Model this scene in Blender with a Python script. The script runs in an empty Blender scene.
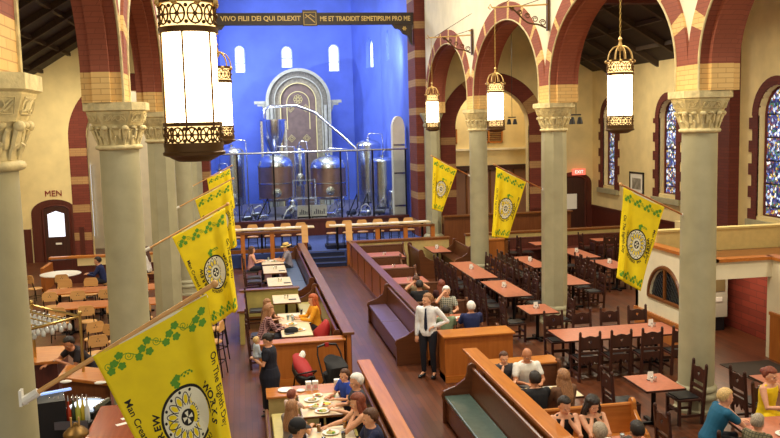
import bpy, math, random
from math import sin, cos, pi, sqrt, atan2, radians as R
from mathutils import Vector as V, Matrix as M4
random.seed(7)
SC = bpy.context.scene
COL = SC.collection
# ------------------------------------------------------------------ camera
FPX, VX, VY, ROLL, HC = 850.0, 239.0, 129.0, 0.026, 5.3
_Y = V((FPX, VX-390, VY-219)).normalized()
_h = V((0, cos(ROLL), -sin(ROLL)))
_Z = _Y.cross(_h).normalized()
if _Z[2] > 0: _Z = -_Z
_X = _Y.cross(_Z)
if _X[1] < 0: _X = -_X
cam_d = bpy.data.cameras.new('camera'); cam = bpy.data.objects.new('camera', cam_d); COL.objects.link(cam)
cam_d.sensor_width = 36; cam_d.lens = FPX/780*36; cam_d.clip_end = 400; cam_d.clip_start = .05
rt = V((_X[1], _Y[1], _Z[1])); up = -V((_X[2], _Y[2], _Z[2])); bk = -V((_X[0], _Y[0], _Z[0]))
mw = M4((rt, up, bk)).transposed().to_4x4(); mw.translation = (0, 0, HC)
cam.matrix_world = mw
SC.camera = cam
def ray(px, py):
    d = V((1, (px-390)/FPX, (py-219)/FPX)); return d.dot(_X), d.dot(_Y), d.dot(_Z)
def az(px, py, z=0.0):
    a, b, c = ray(px, py); t = (z-HC)/c; return V((a*t, b*t, z))
def ay(px, py, y):
    a, b, c = ray(px, py); t = y/b; return V((a*t, y, HC+c*t))
def ax(px, py, x):
    a, b, c = ray(px, py); t = x/a; return V((x, b*t, HC+c*t))
# ------------------------------------------------------------------ materials
def lin(c):
    return tuple(((v/255)/12.92 if v/255 <= .04045 else ((v/255+.055)/1.055)**2.4) for v in c)+(1,)
MATS = {}
def mat(name, rgb, rough=.6, metal=0, emit=None, es=0, noise=0, nscale=8, bump=0, bscale=60, spec=None, rgb2=None, alpha=None, coords='Object', stretch=None, trans=0, sheen=0):
    if name in MATS: return MATS[name]
    m = bpy.data.materials.new(name); m.use_nodes = True; nt = m.node_tree; b = nt.nodes['Principled BSDF']
    b.inputs['Base Color'].default_value = lin(rgb); b.inputs['Roughness'].default_value = rough; b.inputs['Metallic'].default_value = metal
    if spec is not None: b.inputs['Specular IOR Level'].default_value = spec
    if trans: b.inputs['Transmission Weight'].default_value = trans
    if sheen: b.inputs['Sheen Weight'].default_value = sheen
    if emit: b.inputs['Emission Color'].default_value = lin(emit); b.inputs['Emission Strength'].default_value = es
    tc = nt.nodes.new('ShaderNodeTexCoord'); src = tc.outputs[coords]
    if stretch:
        mp = nt.nodes.new('ShaderNodeMapping'); mp.inputs['Scale'].default_value = stretch; nt.links.new(src, mp.inputs[0]); src = mp.outputs[0]
    if noise or rgb2:
        n = nt.nodes.new('ShaderNodeTexNoise'); n.inputs['Scale'].default_value = nscale; n.inputs['Detail'].default_value = 5; nt.links.new(src, n.inputs[0])
        cr = nt.nodes.new('ShaderNodeValToRGB'); cr.color_ramp.elements[0].position = .3; cr.color_ramp.elements[1].position = .7
        c0 = rgb; c1 = rgb2 if rgb2 else tuple(min(255, v*(1+noise)) for v in rgb)
        if not rgb2: c0 = tuple(v*(1-noise) for v in rgb)
        cr.color_ramp.elements[0].color = lin(c0); cr.color_ramp.elements[1].color = lin(c1)
        nt.links.new(n.outputs['Fac'], cr.inputs[0]); nt.links.new(cr.outputs[0], b.inputs['Base Color'])
    if bump:
        n2 = nt.nodes.new('ShaderNodeTexNoise'); n2.inputs['Scale'].default_value = bscale; nt.links.new(src, n2.inputs[0])
        bp = nt.nodes.new('ShaderNodeBump'); bp.inputs['Strength'].default_value = bump; bp.inputs['Distance'].default_value = .02
        nt.links.new(n2.outputs['Fac'], bp.inputs['Height']); nt.links.new(bp.outputs[0], b.inputs['Normal'])
    MATS[name] = m; return m
def wood(name, c1, c2, rough=.35, scale=3.0, axis=1):
    st = [6, 6, 6]; st[axis] = .5
    return mat(name, c1, rough, rgb2=c2, nscale=scale, stretch=tuple(st), bump=.05, bscale=14)
def brickmat(name, c1, c2, mort, plane='YZ', bw=.42, bh=.1, rough=.8):
    m = bpy.data.materials.new(name); m.use_nodes = True; nt = m.node_tree; b = nt.nodes['Principled BSDF']; b.inputs['Roughness'].default_value = rough
    tc = nt.nodes.new('ShaderNodeTexCoord'); sp = nt.nodes.new('ShaderNodeSeparateXYZ'); cb = nt.nodes.new('ShaderNodeCombineXYZ'); ad = nt.nodes.new('ShaderNodeMath'); ad.operation = 'ADD'
    nt.links.new(tc.outputs['Object'], sp.inputs[0]); nt.links.new(sp.outputs[0], ad.inputs[0]); nt.links.new(sp.outputs[1], ad.inputs[1])
    nt.links.new(ad.outputs[0], cb.inputs[0]); nt.links.new(sp.outputs[2], cb.inputs[1])
    br = nt.nodes.new('ShaderNodeTexBrick'); nt.links.new(cb.outputs[0], br.inputs[0])
    br.inputs['Scale'].default_value = 1; br.inputs['Brick Width'].default_value = bw; br.inputs['Row Height'].default_value = bh; br.inputs['Mortar Size'].default_value = .006
    br.inputs['Color1'].default_value = lin(c1); br.inputs['Color2'].default_value = lin(c2); br.inputs['Mortar'].default_value = lin(mort)
    nt.links.new(br.outputs[0], b.inputs['Base Color'])
    bp = nt.nodes.new('ShaderNodeBump'); bp.inputs['Strength'].default_value = .3; bp.inputs['Distance'].default_value = .01; bp.invert = True
    nt.links.new(br.outputs['Fac'], bp.inputs['Height']); nt.links.new(bp.outputs[0], b.inputs['Normal'])
    return m
M = {}
M['plaster'] = mat('cream plaster', (232, 212, 156), .85, noise=.04, nscale=1.5, bump=.05)
M['plaster_white'] = mat('pale plaster', (236, 226, 196), .85, noise=.03, nscale=2, bump=.05)
M['low_wall'] = mat('yellow cream paint', (208, 186, 122), .7, noise=.03)
M['blue_wall'] = mat('blue painted plaster', (84, 108, 206), .75, noise=.07, nscale=.7, bump=.04)
M['stone'] = mat('sage painted stone', (170, 165, 134), .6, noise=.05, nscale=2.5, bump=.06, bscale=25)
M['cap_stone'] = mat('buff carved stone', (206, 192, 146), .75, noise=.1, nscale=9, bump=.25, bscale=40)
M['red_brick'] = brickmat('red brick', (150, 82, 60), (142, 76, 55), (128, 68, 50), bw=.3, bh=.075)
M['yellow_brick'] = brickmat('yellow brick', (226, 190, 124), (220, 180, 112), (188, 146, 88), bw=.3, bh=.085)
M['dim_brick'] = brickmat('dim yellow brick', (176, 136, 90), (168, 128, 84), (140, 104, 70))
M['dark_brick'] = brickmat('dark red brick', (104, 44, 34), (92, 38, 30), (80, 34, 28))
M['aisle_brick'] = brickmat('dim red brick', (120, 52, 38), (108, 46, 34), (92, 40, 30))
M['oak'] = wood('golden oak', (170, 98, 38), (192, 118, 50), .3, axis=1)
M['oak_x'] = wood('golden oak crosswise', (178, 104, 40), (200, 126, 54), .3, axis=0)
M['oak_v'] = wood('golden oak panel', (176, 102, 42), (190, 116, 52), .35, axis=2)
M['brown'] = wood('brown pew wood', (106, 62, 28), (128, 78, 38), .3, axis=1)
M['brown_v'] = wood('brown pew panel', (100, 56, 30), (120, 70, 38), .35, axis=2)
M['mahogany'] = wood('dark mahogany', (74, 30, 22), (92, 40, 28), .4, axis=2)
M['dark_wood'] = wood('dark carved wood', (52, 26, 20), (70, 36, 26), .4, axis=2)
M['red_bar'] = wood('reddish bar wood', (132, 56, 24), (152, 70, 34), .25, axis=1)
M['pew_dark'] = wood('dark brown pew wood', (88, 50, 28), (106, 62, 36), .3, axis=1)
M['screen_glass'] = mat('screen glass', (240, 248, 250), .0, trans=1); M['screen_glass'].node_tree.nodes['Principled BSDF'].inputs['IOR'].default_value = 1.12
M['salmon_top'] = mat('salmon laminate', (184, 110, 84), .35, noise=.05, nscale=12)
M['cream_top'] = mat('cream laminate', (222, 202, 160), .4, noise=.04, nscale=10)
M['orange_top'] = mat('orange wood laminate', (178, 104, 58), .35, noise=.06, nscale=6)
M['pale_wood'] = wood('pale maple', (214, 160, 96), (226, 176, 112), .4, axis=0)
M['black_metal'] = mat('black metal', (26, 24, 28), .4, .6)
M['steel'] = mat('brushed steel', (205, 210, 220), .22, 1, noise=.03, nscale=2)
M['brownish'] = mat('reflection-tinted steel', (176, 140, 124), .3, .85, noise=.06, nscale=3)  # steel whose brownish reflections are put into the base colour
M['steel_dark'] = mat('grey steel', (120, 124, 134), .35, .9)
M['brass'] = mat('brass', (204, 178, 112), .32, 1)
M['antique_brass'] = mat('antique brass', (118, 90, 48), .45, .85, noise=.15, nscale=10)
M['bronze'] = mat('bronze filigree', (92, 64, 32), .5, .6)
M['gold'] = mat('gilded iron', (214, 178, 110), .45, .5)
M['lamp_glass'] = mat('lit lantern glass', (255, 240, 205), .5, emit=(255, 226, 170), es=14)
M['band_glow'] = mat('lit amber glass', (255, 226, 160), .5, emit=(255, 212, 140), es=2.2)
M['white'] = mat('white ceramic', (240, 238, 230), .3)
M['paper'] = mat('white paper', (242, 240, 232), .8)
M['black'] = mat('black plastic', (22, 22, 26), .45)
M['red'] = mat('red fabric', (170, 26, 30), .7)
M['carpet'] = mat('blue carpet', (64, 84, 150), .95, noise=.15, nscale=60, bump=.4, bscale=200)
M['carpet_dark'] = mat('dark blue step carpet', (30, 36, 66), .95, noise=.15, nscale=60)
M['cushion_y'] = mat('yellow green vinyl', (186, 170, 98), .45, noise=.04)
M['cushion_b'] = mat('blue vinyl', (60, 80, 112), .4, noise=.05)
M['cushion_p'] = mat('plum vinyl', (96, 74, 104), .35, noise=.05)
M['cushion_g'] = mat('teal grey vinyl', (70, 88, 82), .25, noise=.05)
M['roof'] = wood('dark roof boards', (44, 34, 28), (56, 44, 34), .7, axis=1)
M['rafter'] = wood('roof timber', (62, 48, 34), (74, 56, 40), .7, axis=1)
M['glass'] = mat('clear glass', (240, 248, 250), .03, trans=1)
M['skin'] = mat('skin', (222, 164, 130), .55, noise=.03, nscale=30)
M['skin_d'] = mat('tanned skin', (186, 124, 88), .55, noise=.03, nscale=30)
M['yellow_flag'] = mat('yellow banner cloth', (250, 222, 10), .7, noise=.03, nscale=6)
M['flag_black'] = mat('black banner print', (24, 22, 20), .7)
M['flag_green'] = mat('green banner print', (96, 158, 40), .7)
M['flag_white'] = mat('white banner print', (244, 240, 214), .7)
M['silver'] = mat('polished steel shaker', (220, 220, 222), .2, .9)
# plank floor
def plankfloor():
    m = bpy.data.materials.new('plank floor'); m.use_nodes = True; nt = m.node_tree; b = nt.nodes['Principled BSDF']
    tc = nt.nodes.new('ShaderNodeTexCoord'); mp = nt.nodes.new('ShaderNodeMapping'); mp.inputs['Rotation'].default_value = (0, 0, pi/2); nt.links.new(tc.outputs['Object'], mp.inputs[0])
    br = nt.nodes.new('ShaderNodeTexBrick'); nt.links.new(mp.outputs[0], br.inputs[0])
    br.inputs['Scale'].default_value = 1; br.inputs['Brick Width'].default_value = 1.6; br.inputs['Row Height'].default_value = .11; br.inputs['Mortar Size'].default_value = .004
    br.inputs['Color1'].default_value = lin((108, 60, 36)); br.inputs['Color2'].default_value = lin((86, 47, 29)); br.inputs['Mortar'].default_value = lin((56, 32, 24))
    n = nt.nodes.new('ShaderNodeTexNoise'); n.inputs['Scale'].default_value = .55; n.inputs['Detail'].default_value = 6; nt.links.new(tc.outputs['Object'], n.inputs[0])
    mx = nt.nodes.new('ShaderNodeMixRGB'); mx.blend_type = 'MULTIPLY'; mx.inputs[0].default_value = .5
    nt.links.new(br.outputs[0], mx.inputs[1]); nt.links.new(n.outputs['Fac'], mx.inputs[2])
    hs = nt.nodes.new('ShaderNodeHueSaturation'); hs.inputs['Value'].default_value = 1.25; hs.inputs['Saturation'].default_value = 1.0
    nt.links.new(mx.outputs[0], hs.inputs['Color']); nt.links.new(hs.outputs[0], b.inputs['Base Color'])
    cr = nt.nodes.new('ShaderNodeMapRange'); cr.inputs[1].default_value = .3; cr.inputs[2].default_value = .7; cr.inputs[3].default_value = .3; cr.inputs[4].default_value = .4
    nt.links.new(n.outputs['Fac'], cr.inputs[0]); nt.links.new(cr.outputs[0], b.inputs['Roughness'])
    return m
M['floor'] = plankfloor()
def glassmat(name, strength, cols):
    m = bpy.data.materials.new(name); m.use_nodes = True; nt = m.node_tree; b = nt.nodes['Principled BSDF']
    tc = nt.nodes.new('ShaderNodeTexCoord'); vo = nt.nodes.new('ShaderNodeTexVoronoi'); vo.inputs['Scale'].default_value = 13; nt.links.new(tc.outputs['Object'], vo.inputs[0])
    sp = nt.nodes.new('ShaderNodeSeparateColor'); nt.links.new(vo.outputs['Color'], sp.inputs[0])
    cr = nt.nodes.new('ShaderNodeValToRGB'); cr.color_ramp.interpolation = 'CONSTANT'
    while len(cr.color_ramp.elements) < len(cols): cr.color_ramp.elements.new(.5)
    for i, c in enumerate(cols):
        cr.color_ramp.elements[i].position = i/len(cols); cr.color_ramp.elements[i].color = lin(c)
    nt.links.new(sp.outputs[0], cr.inputs[0])
    v2 = nt.nodes.new('ShaderNodeTexVoronoi'); v2.feature = 'DISTANCE_TO_EDGE'; v2.inputs['Scale'].default_value = 13; nt.links.new(tc.outputs['Object'], v2.inputs[0])
    gt = nt.nodes.new('ShaderNodeMath'); gt.operation = 'GREATER_THAN'; gt.inputs[1].default_value = .035; nt.links.new(v2.outputs[0], gt.inputs[0])
    mx = nt.nodes.new('ShaderNodeMixRGB'); mx.inputs[1].default_value = (.01, .01, .02, 1); nt.links.new(gt.outputs[0], mx.inputs[0]); nt.links.new(cr.outputs[0], mx.inputs[2])
    nt.links.new(mx.outputs[0], b.inputs['Base Color']); nt.links.new(mx.outputs[0], b.inputs['Emission Color']); b.inputs['Emission Strength'].default_value = strength
    b.inputs['Roughness'].default_value = .3
    return m
M['stained'] = glassmat('stained glass', 1.0, [(52, 66, 130), (170, 190, 230), (36, 42, 90), (240, 244, 248), (90, 76, 120), (70, 110, 90), (200, 176, 90), (100, 124, 200), (30, 32, 60), (140, 76, 60)])
M['apse_glass'] = mat('bright apse glass', (240, 248, 255), .4, emit=(220, 236, 255), es=1.7)
# ------------------------------------------------------------------ mesh builder
class MB:
    def __init__(s): s.v = []; s.f = []; s.m = []; s.T = None; s.mi = 0
    def _a(s, vs, fs, m=None):
        o = len(s.v); s.v += [tuple(s.T @ V(p)) if s.T else tuple(p) for p in vs]
        s.f += [tuple(i+o for i in f) for f in fs]; s.m += [s.mi if m is None else m]*len(fs); return s
    def hexa(s, p, m=None): return s._a(p, [(0, 3, 2, 1), (4, 5, 6, 7), (0, 1, 5, 4), (1, 2, 6, 5), (2, 3, 7, 6), (3, 0, 4, 7)], m)
    def box(s, x0, y0, z0, x1, y1, z1, m=None):
        if x0 > x1: x0, x1 = x1, x0
        if y0 > y1: y0, y1 = y1, y0
        return s.hexa([(x0, y0, z0), (x1, y0, z0), (x1, y1, z0), (x0, y1, z0), (x0, y0, z1), (x1, y0, z1), (x1, y1, z1), (x0, y1, z1)], m)
    def cb(s, c, d, rz=0, m=None):
        h = [k/2 for k in d]; ps = []
        for z in (-h[2], h[2]):
            for x, y in ((-h[0], -h[1]), (h[0], -h[1]), (h[0], h[1]), (-h[0], h[1])):
                ps.append((c[0]+x*cos(rz)-y*sin(rz), c[1]+x*sin(rz)+y*cos(rz), c[2]+z))
        return s.hexa(ps, m)
    def prism(s, pts, d0, d1, axis='z', m=None):
        n = len(pts)
        def P(p, d): return {'z': (p[0], p[1], d), 'y': (p[0], d, p[1]), 'x': (d, p[0], p[1])}[axis]
        vs = [P(p, d0) for p in pts]+[P(p, d1) for p in pts]
        fs = [tuple(range(n))[::-1], tuple(range(n, 2*n))]+[(i, (i+1) % n, n+(i+1) % n, n+i) for i in range(n)]
        return s._a(vs, fs, m)
    def tube(s, pts, r, n=8, m=None, closed=False, flat=1.0):
        pts = [V(p) for p in pts]; k = len(pts); rs = r if isinstance(r, (list, tuple)) else [r]*k
        vs = []; ref = None
        for i, p in enumerate(pts):
            a = pts[i-1] if (i or closed) else p; b = pts[(i+1) % k] if (i < k-1 or closed) else p
            t = (b-a).normalized() if (b-a).length > 1e-9 else V((0, 0, 1))
            if ref is None: ref = V((0, 0, 1)) if abs(t.z) < .9 else V((1, 0, 0))
            u = (ref-t*ref.dot(t)); u = u.normalized() if u.length > 1e-6 else t.orthogonal().normalized(); ref = u; w = t.cross(u)
            for j in range(n):
                an = 2*pi*j/n; vs.append(p+(u*cos(an)*flat+w*sin(an))*rs[i])
        fs = []
        for i in range(k if closed else k-1):
            for j in range(n):
                a0 = i*n+j; a1 = i*n+(j+1) % n; b0 = ((i+1) % k)*n+j; b1 = ((i+1) % k)*n+(j+1) % n
                fs.append((a0, a1, b1, b0))
        if not closed: fs += [tuple(range(n))[::-1], tuple(range((k-1)*n, k*n))]
        return s._a(vs, fs, m)
    def lathe(s, prof, c=(0, 0, 0), n=24, m=None, a0=0, sx=1, sy=1):
        vs = []; fs = []; k = len(prof)
        for r, z in prof:
            r = max(r, .0005)
            for j in range(n):
                an = a0+2*pi*j/n; vs.append((c[0]+r*cos(an)*sx, c[1]+r*sin(an)*sy, c[2]+z))
        for i in range(k-1):
            for j in range(n): fs.append((i*n+j, i*n+(j+1) % n, (i+1)*n+(j+1) % n, (i+1)*n+j))
        fs += [tuple(range(n))[::-1], tuple(range((k-1)*n, k*n))]
        return s._a(vs, fs, m)
    def sph(s, c, r, n=10, m=None):
        if not isinstance(r, (tuple, list)): r = (r, r, r)
        pr = [(sin(pi*i/n), -cos(pi*i/n)) for i in range(n+1)]
        o = len(s.v); T = s.T; s.T = None; s.lathe(pr, (0, 0, 0), n+4, m)
        for i in range(o, len(s.v)):
            p = s.v[i]; q = V((c[0]+p[0]*r[0], c[1]+p[1]*r[1], c[2]+p[2]*r[2])); s.v[i] = tuple(T @ q) if T else tuple(q)
        s.T = T; return s
    def loft(s, secs, n=14, m=None):
        """secs: (centre, u-vector, w-vector)"""
        vs = []; k = len(secs)
        for c, u, w in secs:
            for j in range(n):
                an = 2*pi*j/n; vs.append(V(c)+V(u)*cos(an)+V(w)*sin(an))
        fs = [(i*n+j, i*n+(j+1) % n, (i+1)*n+(j+1) % n, (i+1)*n+j) for i in range(k-1) for j in range(n)]
        fs += [tuple(range(n))[::-1], tuple(range((k-1)*n, k*n))]
        return s._a(vs, fs, m)
    def mesh(s, name):
        me = bpy.data.meshes.new(name); me.from_pydata(s.v, [], s.f); me.polygons.foreach_set('material_index', s.m); me.update(); return me
def fixn(me):
    import bmesh
    bm = bmesh.new(); bm.from_mesh(me); bmesh.ops.recalc_face_normals(bm, faces=bm.faces); bm.to_mesh(me); bm.free()
def obj(name, mb, mats, parent=None, smooth=None, bev=0, loc=None, rz=0):
    me = mb if isinstance(mb, bpy.types.Mesh) else mb.mesh(name)
    if not isinstance(mb, bpy.types.Mesh): fixn(me)
    if not isinstance(mats, (list, tuple)): mats = [mats]
    if not me.materials:
        for q in mats: me.materials.append(M[q] if isinstance(q, str) else q)
    if smooth is not None:
        me.polygons.foreach_set('use_smooth', [True]*len(me.polygons)); me.set_sharp_from_angle(angle=R(smooth))
    o = bpy.data.objects.new(name, me); COL.objects.link(o)
    if parent: o.parent = parent
    if loc is not None: o.location = loc
    if rz: o.rotation_euler.z = rz
    if bev:
        b = o.modifiers.new('bevel', 'BEVEL'); b.width = bev; b.segments = 2; b.limit_method = 'ANGLE'; b.angle_limit = R(40)
    return o
def tag(o, label=None, cat=None, group=None, kind=None):
    if label: o['label'] = label
    if cat: o['category'] = cat
    if group: o['group'] = group
    if kind: o['kind'] = kind
    return o
def thing(name, label, cat, loc=(0, 0, 0), rz=0, group=None):
    o = bpy.data.objects.new(name, None); COL.objects.link(o); o.location = loc; o.rotation_euler = (0, 0, rz); o.empty_display_size = .1
    return tag(o, label, cat, group)
def struct(name, mb, mats, **k): return tag(obj(name, mb, mats, **k), kind='structure')
def kids(o): return [c for c in bpy.data.objects if c.parent == o]
_KC = {}
def dup(root, loc, rz=0, label=None, group=None):
    if root.name not in _KC: _KC[root.name] = [(c, kids(c)) for c in kids(root)]
    r = root.copy(); COL.objects.link(r); r.location = loc; r.rotation_euler = (0, 0, rz)
    if label: r['label'] = label
    if group: r['group'] = group
    for ch, gs in _KC[root.name]:
        c = ch.copy(); COL.objects.link(c); c.parent = r
        for g in gs:
            d = g.copy(); COL.objects.link(d); d.parent = c
    return r
def textmesh(s, size=1.0, align='CENTER', depth=0.0, bold=0.0):
    cu = bpy.data.curves.new('t', 'FONT'); cu.body = s; cu.size = size; cu.align_x = align; cu.align_y = 'CENTER'; cu.extrude = depth; cu.offset = bold; cu.resolution_u = 3
    o = bpy.data.objects.new('t', cu); COL.objects.link(o)
    dg = bpy.context.evaluated_depsgraph_get(); me = bpy.data.meshes.new_from_object(o.evaluated_get(dg))
    bpy.data.objects.remove(o); bpy.data.curves.remove(cu); return me
def text_into(mb, s, size, T, m=0, depth=.0, bold=0.0, align='CENTER'):
    """T: 4x4 or function V->V"""
    me = textmesh(s, size, align, depth, bold); f = (lambda p: T @ p) if isinstance(T, M4) else T
    o = len(mb.v); mb.v += [tuple(f(v.co.copy())) for v in me.vertices]
    for p in me.polygons: mb.f.append(tuple(i+o for i in p.vertices)); mb.m.append(m)
    bpy.data.meshes.remove(me)
# ================================================================== SETTING
XR, XL = 8.0, -1.86          # arcade axes
YC = [6.9, 13.9, 21.0, 28.1, 35.2]
CAPZ = 5.75
struct('floor', MB().box(-14, -1, -.1, 20, 52, 0), 'floor')
XW, YB = 15.97, 37.0           # right outer wall, aisle back wall
# raised chancel platform with blue carpet
p = MB().box(-1.4, 32.75, 0, 7.5, 37.6, .5)
struct('floor', p, 'carpet')
s_ = MB()
for i in range(3):
    y = 31.85+i*.3; s_.box(2.42, y, 0, 3.82, 32.76, .167*(i+1), m=0)
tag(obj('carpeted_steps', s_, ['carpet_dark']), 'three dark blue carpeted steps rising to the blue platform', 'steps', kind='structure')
nose = MB()
for i in range(3): nose.box(2.42, 31.84+i*.3, .167*(i+1)-.03, 3.82, 31.87+i*.3, .167*(i+1)+.004)
obj('step_nosing', nose, 'carpet', parent=bpy.data.objects['carpeted_steps'])

# ---- arcades
AI, AE, CZ = 3.16, 3.55, 6.2
def bof(a): return 2.07+(a-AI)*(1.3 if a > AI else 1.0)
def arcade(side, XC, bays):
    sg = -1 if side == 'right' else 1          # direction of the nave from the arcade
    q_ = .2 if side == 'right' else .1; F = XC+sg*q_; B = F-sg*(.66 if side == 'right' else .5)
    # plaster wall above the arches
    w = MB()
    for (ya, yb) in bays:
        c = (ya+yb)/2; n = 30; HB = (yb-ya)/2; D = HB-3.55
        arc = [(c-(AE+D)*cos(pi*i/n), CZ+bof(AE)*sin(pi*i/n)) for i in range(n+1)]
        for x in (F, B):
            for i in range(n):
                (y0, z0), (y1, z1) = arc[i], arc[i+1]
                w._a([(x, y0, z0), (x, y1, z1), (x, y1, 13.0), (x, y0, 13.0)], [(0, 1, 2, 3)])
    y0, y1 = bays[0][0], bays[-1][1]
    w.box(F, y0, 13, B, y1, 13.05)
    struct('wall_'+side, w, 'plaster_white')
    for bi, (ya, yb) in enumerate(bays):
        c = (ya+yb)/2; mb = MB(); D = (yb-ya)/2-3.55
        f2 = F+sg*.05; b2 = B-sg*.05
        prof = [(F, AE), (f2, AE), (f2, AI), (F-sg*.12, AI), (F-sg*.12, AI-.1), (B+sg*.12, AI-.1), (B+sg*.12, AI), (b2, AI), (b2, AE), (B, AE)]
        n = 60
        def ring(t):
            # t<0 / t>1: straight legs below the springing line
            if t <= 0: return [(x, c-(r+D), CZ+t) for x, r in prof]
            if t >= 1: return [(x, c+(r+D), CZ-(t-1)) for x, r in prof]
            return [(x, c-(r+D)*cos(pi*t), CZ+bof(r)*sin(pi*t)) for x, r in prof]
        A = [-(CZ-CAPZ)]+[i/n for i in range(n+1)]+[1+(CZ-CAPZ)]
        for i in range(len(A)-1):
            r0, r1 = ring(A[i]), ring(A[i+1]); mid = (A[i]+A[i+1])/2; d = 180*min(mid, 1-mid)
            ybr = mid < 0 or mid > 1 or 16 < d < 20 or 35 < d < 40 or 56 < d < 60 or 77 < d < 80
            for k in range(len(prof)-1):
                soff = 2 <= k <= 6
                m = 1 if (ybr and (not soff or mid < 0 or mid > 1)) else 0
                mb._a([r0[k], r0[k+1], r1[k+1], r1[k]], [(0, 1, 2, 3)], m)
        tb = [(f2+sg*.008, q[1], q[2]) for q in [ring(t)[2] for t in A]]
        mb.tube(tb, .022, 6, m=2)
        struct('trim_%d' % (bi+1+(10 if side == 'right' else 20)), mb, ['red_brick', 'yellow_brick', 'cap_stone'], smooth=30)
bR = [(-.2, 6.9), (6.9, 13.9), (13.9, 21.0), (21.0, 28.1), (28.1, 35.2)]
arcade('right', XR, bR)
arcade('left', XL, bR)
# ---- columns
def column(x, y, octo, label, part=True):
    t = thing('stone_column', label, 'column', (x, y, 0), 0, 'nave arcade columns')
    a8 = pi/8
    pl = MB().lathe([(.40, 0), (.40, .05), (.375, .08), (.37, .24)], n=8, a0=a8)
    obj('plinth', pl, 'stone', t)
    ba = MB().lathe([(.37, .24), (.385, .26), (.385, .31), (.36, .34), (.345, .36), (.345, .38), (.365, .40), (.365, .44), (.34, .47), (.32, .49)], n=36)
    obj('base_moulding', ba, 'stone', t, smooth=40)
    k = 8 if octo else 36
    rr = .335 if octo else .315
    obj('shaft', MB().lathe([(rr, .46), (rr*.985, 2.8), (rr*.95, 5.04)], n=k, a0=a8 if octo else 0), 'stone', t, smooth=30)
    cp = MB()
    cp.lathe([(.31, 4.70), (.365, 4.72), (.385, 4.76), (.365, 4.80), (.31, 4.82)], n=32)
    cp.lathe([(.31, 4.8), (.32, 4.95), (.34, 5.1), (.38, 5.2), (.40, 5.26)], n=32)
    for j in range(16):          # lower and upper leaf rings curling outwards
        an = 2*pi*j/16
        for (zz0, r0, hgt, w) in ((4.83, .31, .17, .055), (4.95, .33, .21, .06)):
            a = an+(pi/16 if zz0 > 4.9 else 0); ca, sa = cos(a), sin(a)
            pts = [(r0*ca, r0*sa, zz0), ((r0+.03)*ca, (r0+.03)*sa, zz0+hgt*.6), ((r0+.06)*ca, (r0+.06)*sa, zz0+hgt), ((r0+.09)*ca, (r0+.09)*sa, zz0+hgt-.025)]
            cp.tube(pts, [w*.8, w, w*.8, w*.45], 6, flat=.45)
    for j in range(8):           # corner volutes and buds
        a = pi/8+2*pi*j/8; ca, sa = cos(a), sin(a)
        cp.tube([(.33*ca, .33*sa, 4.9), (.40*ca, .40*sa, 5.08), (.44*ca, .44*sa, 5.18)], [.03, .04, .05], 6)
        cp.sph((.455*ca, .455*sa, 5.19), (.062, .062, .06), 8)
        a2 = 2*pi*j/8; cp.sph((.41*cos(a2), .41*sin(a2), 5.2), (.055, .055, .04), 8)
    def squash(mb, k):
        out = []
        for q in mb.v:
            r = sqrt(q[0]**2+q[1]**2); r2 = r if r < .32 else .32+(r-.32)*k; f = r2/max(r, 1e-6); out.append((q[0]*f, q[1]*f, 5.75-(5.75-q[2])*.69))
        mb.v = out
    squash(cp, .62)
    obj('capital', cp, 'cap_stone', t, smooth=50)
    def sq(h, c): return [(h, -c), (h, c), (c, h), (-c, h), (-h, c), (-h, -c), (-c, -h), (c, -h)]
    ab = MB(); L = [(.40, .2, 5.24), (.42, .21, 5.28), (.53, .30, 5.53), (.53, .30, 5.55), (.60, .36, 5.58), (.60, .36, 5.75)]
    vs = []; fs = []
    for h, c, z in L: vs += [(a, b, z) for a, b in sq(h, c)]
    for i in range(len(L)-1):
        for j in range(8): fs.append((i*8+j, i*8+(j+1) % 8, (i+1)*8+(j+1) % 8, (i+1)*8+j))
    fs += [tuple(range(8))[::-1], tuple(range(8*len(L)-8, 8*len(L)))]
    ab._a(vs, fs)
    # carved panels on the tapering faces of the impost block: frame + knotwork
    for j in range(8):
        a = 2*pi*j/8; wide = j % 2 == 0
        nrm = V((cos(a), sin(a), -.35)).normalized(); sd = V((-sin(a), cos(a), 0)); upv = nrm.cross(sd); upv = upv if upv.z > 0 else -upv
        rad = (.485 if wide else .525)
        ctr = V((cos(a)*rad, sin(a)*rad, 5.41)); hw = .19 if wide else .10
        fr = [ctr+sd*sx*hw+upv*sz*.095+nrm*.006 for sx, sz in ((-1, -1), (1, -1), (1, 1), (-1, 1))]
        ab.tube(fr, .010, 4, closed=True)
        for q in range(5 if wide else 2):
            cx = (q-(2 if wide else .5))*.078
            kn = [ctr+nrm*.008+sd*(cx+.045*cos(b)*1.0)+upv*(.065*sin(b+q)) for b in [2*pi*i/10 for i in range(10)]]
            ab.tube(kn, .011, 4, closed=True)
    squash(ab, .58)
    obj('abacus', ab, 'cap_stone', t)
    return t
LABC = {('R', 0): 'round sage column nearest on the right, outside most of the view', ('R', 1): 'broad round sage column on the right beside the half-round lattice window',
        ('R', 2): 'octagonal sage column between dark tables, second from the right', ('R', 3): 'round sage column with small lantern before it, third from the right',
        ('L', 0): 'large sage column cut by the left edge of the photo', ('L', 1): 'round sage column rising behind the biggest yellow banner',
        ('L', 2): 'octagonal sage column just left of the largest lantern', ('L', 3): 'slim far round column mostly hidden behind the left octagonal one'}
for i in range(1, 4): column(XR, YC[i], i == 2, LABC[('R', i)])
for i in range(0, 4): column(XL-(.12 if i == 0 else 0), YC[i], i == 2, LABC[('L', i)])
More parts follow.
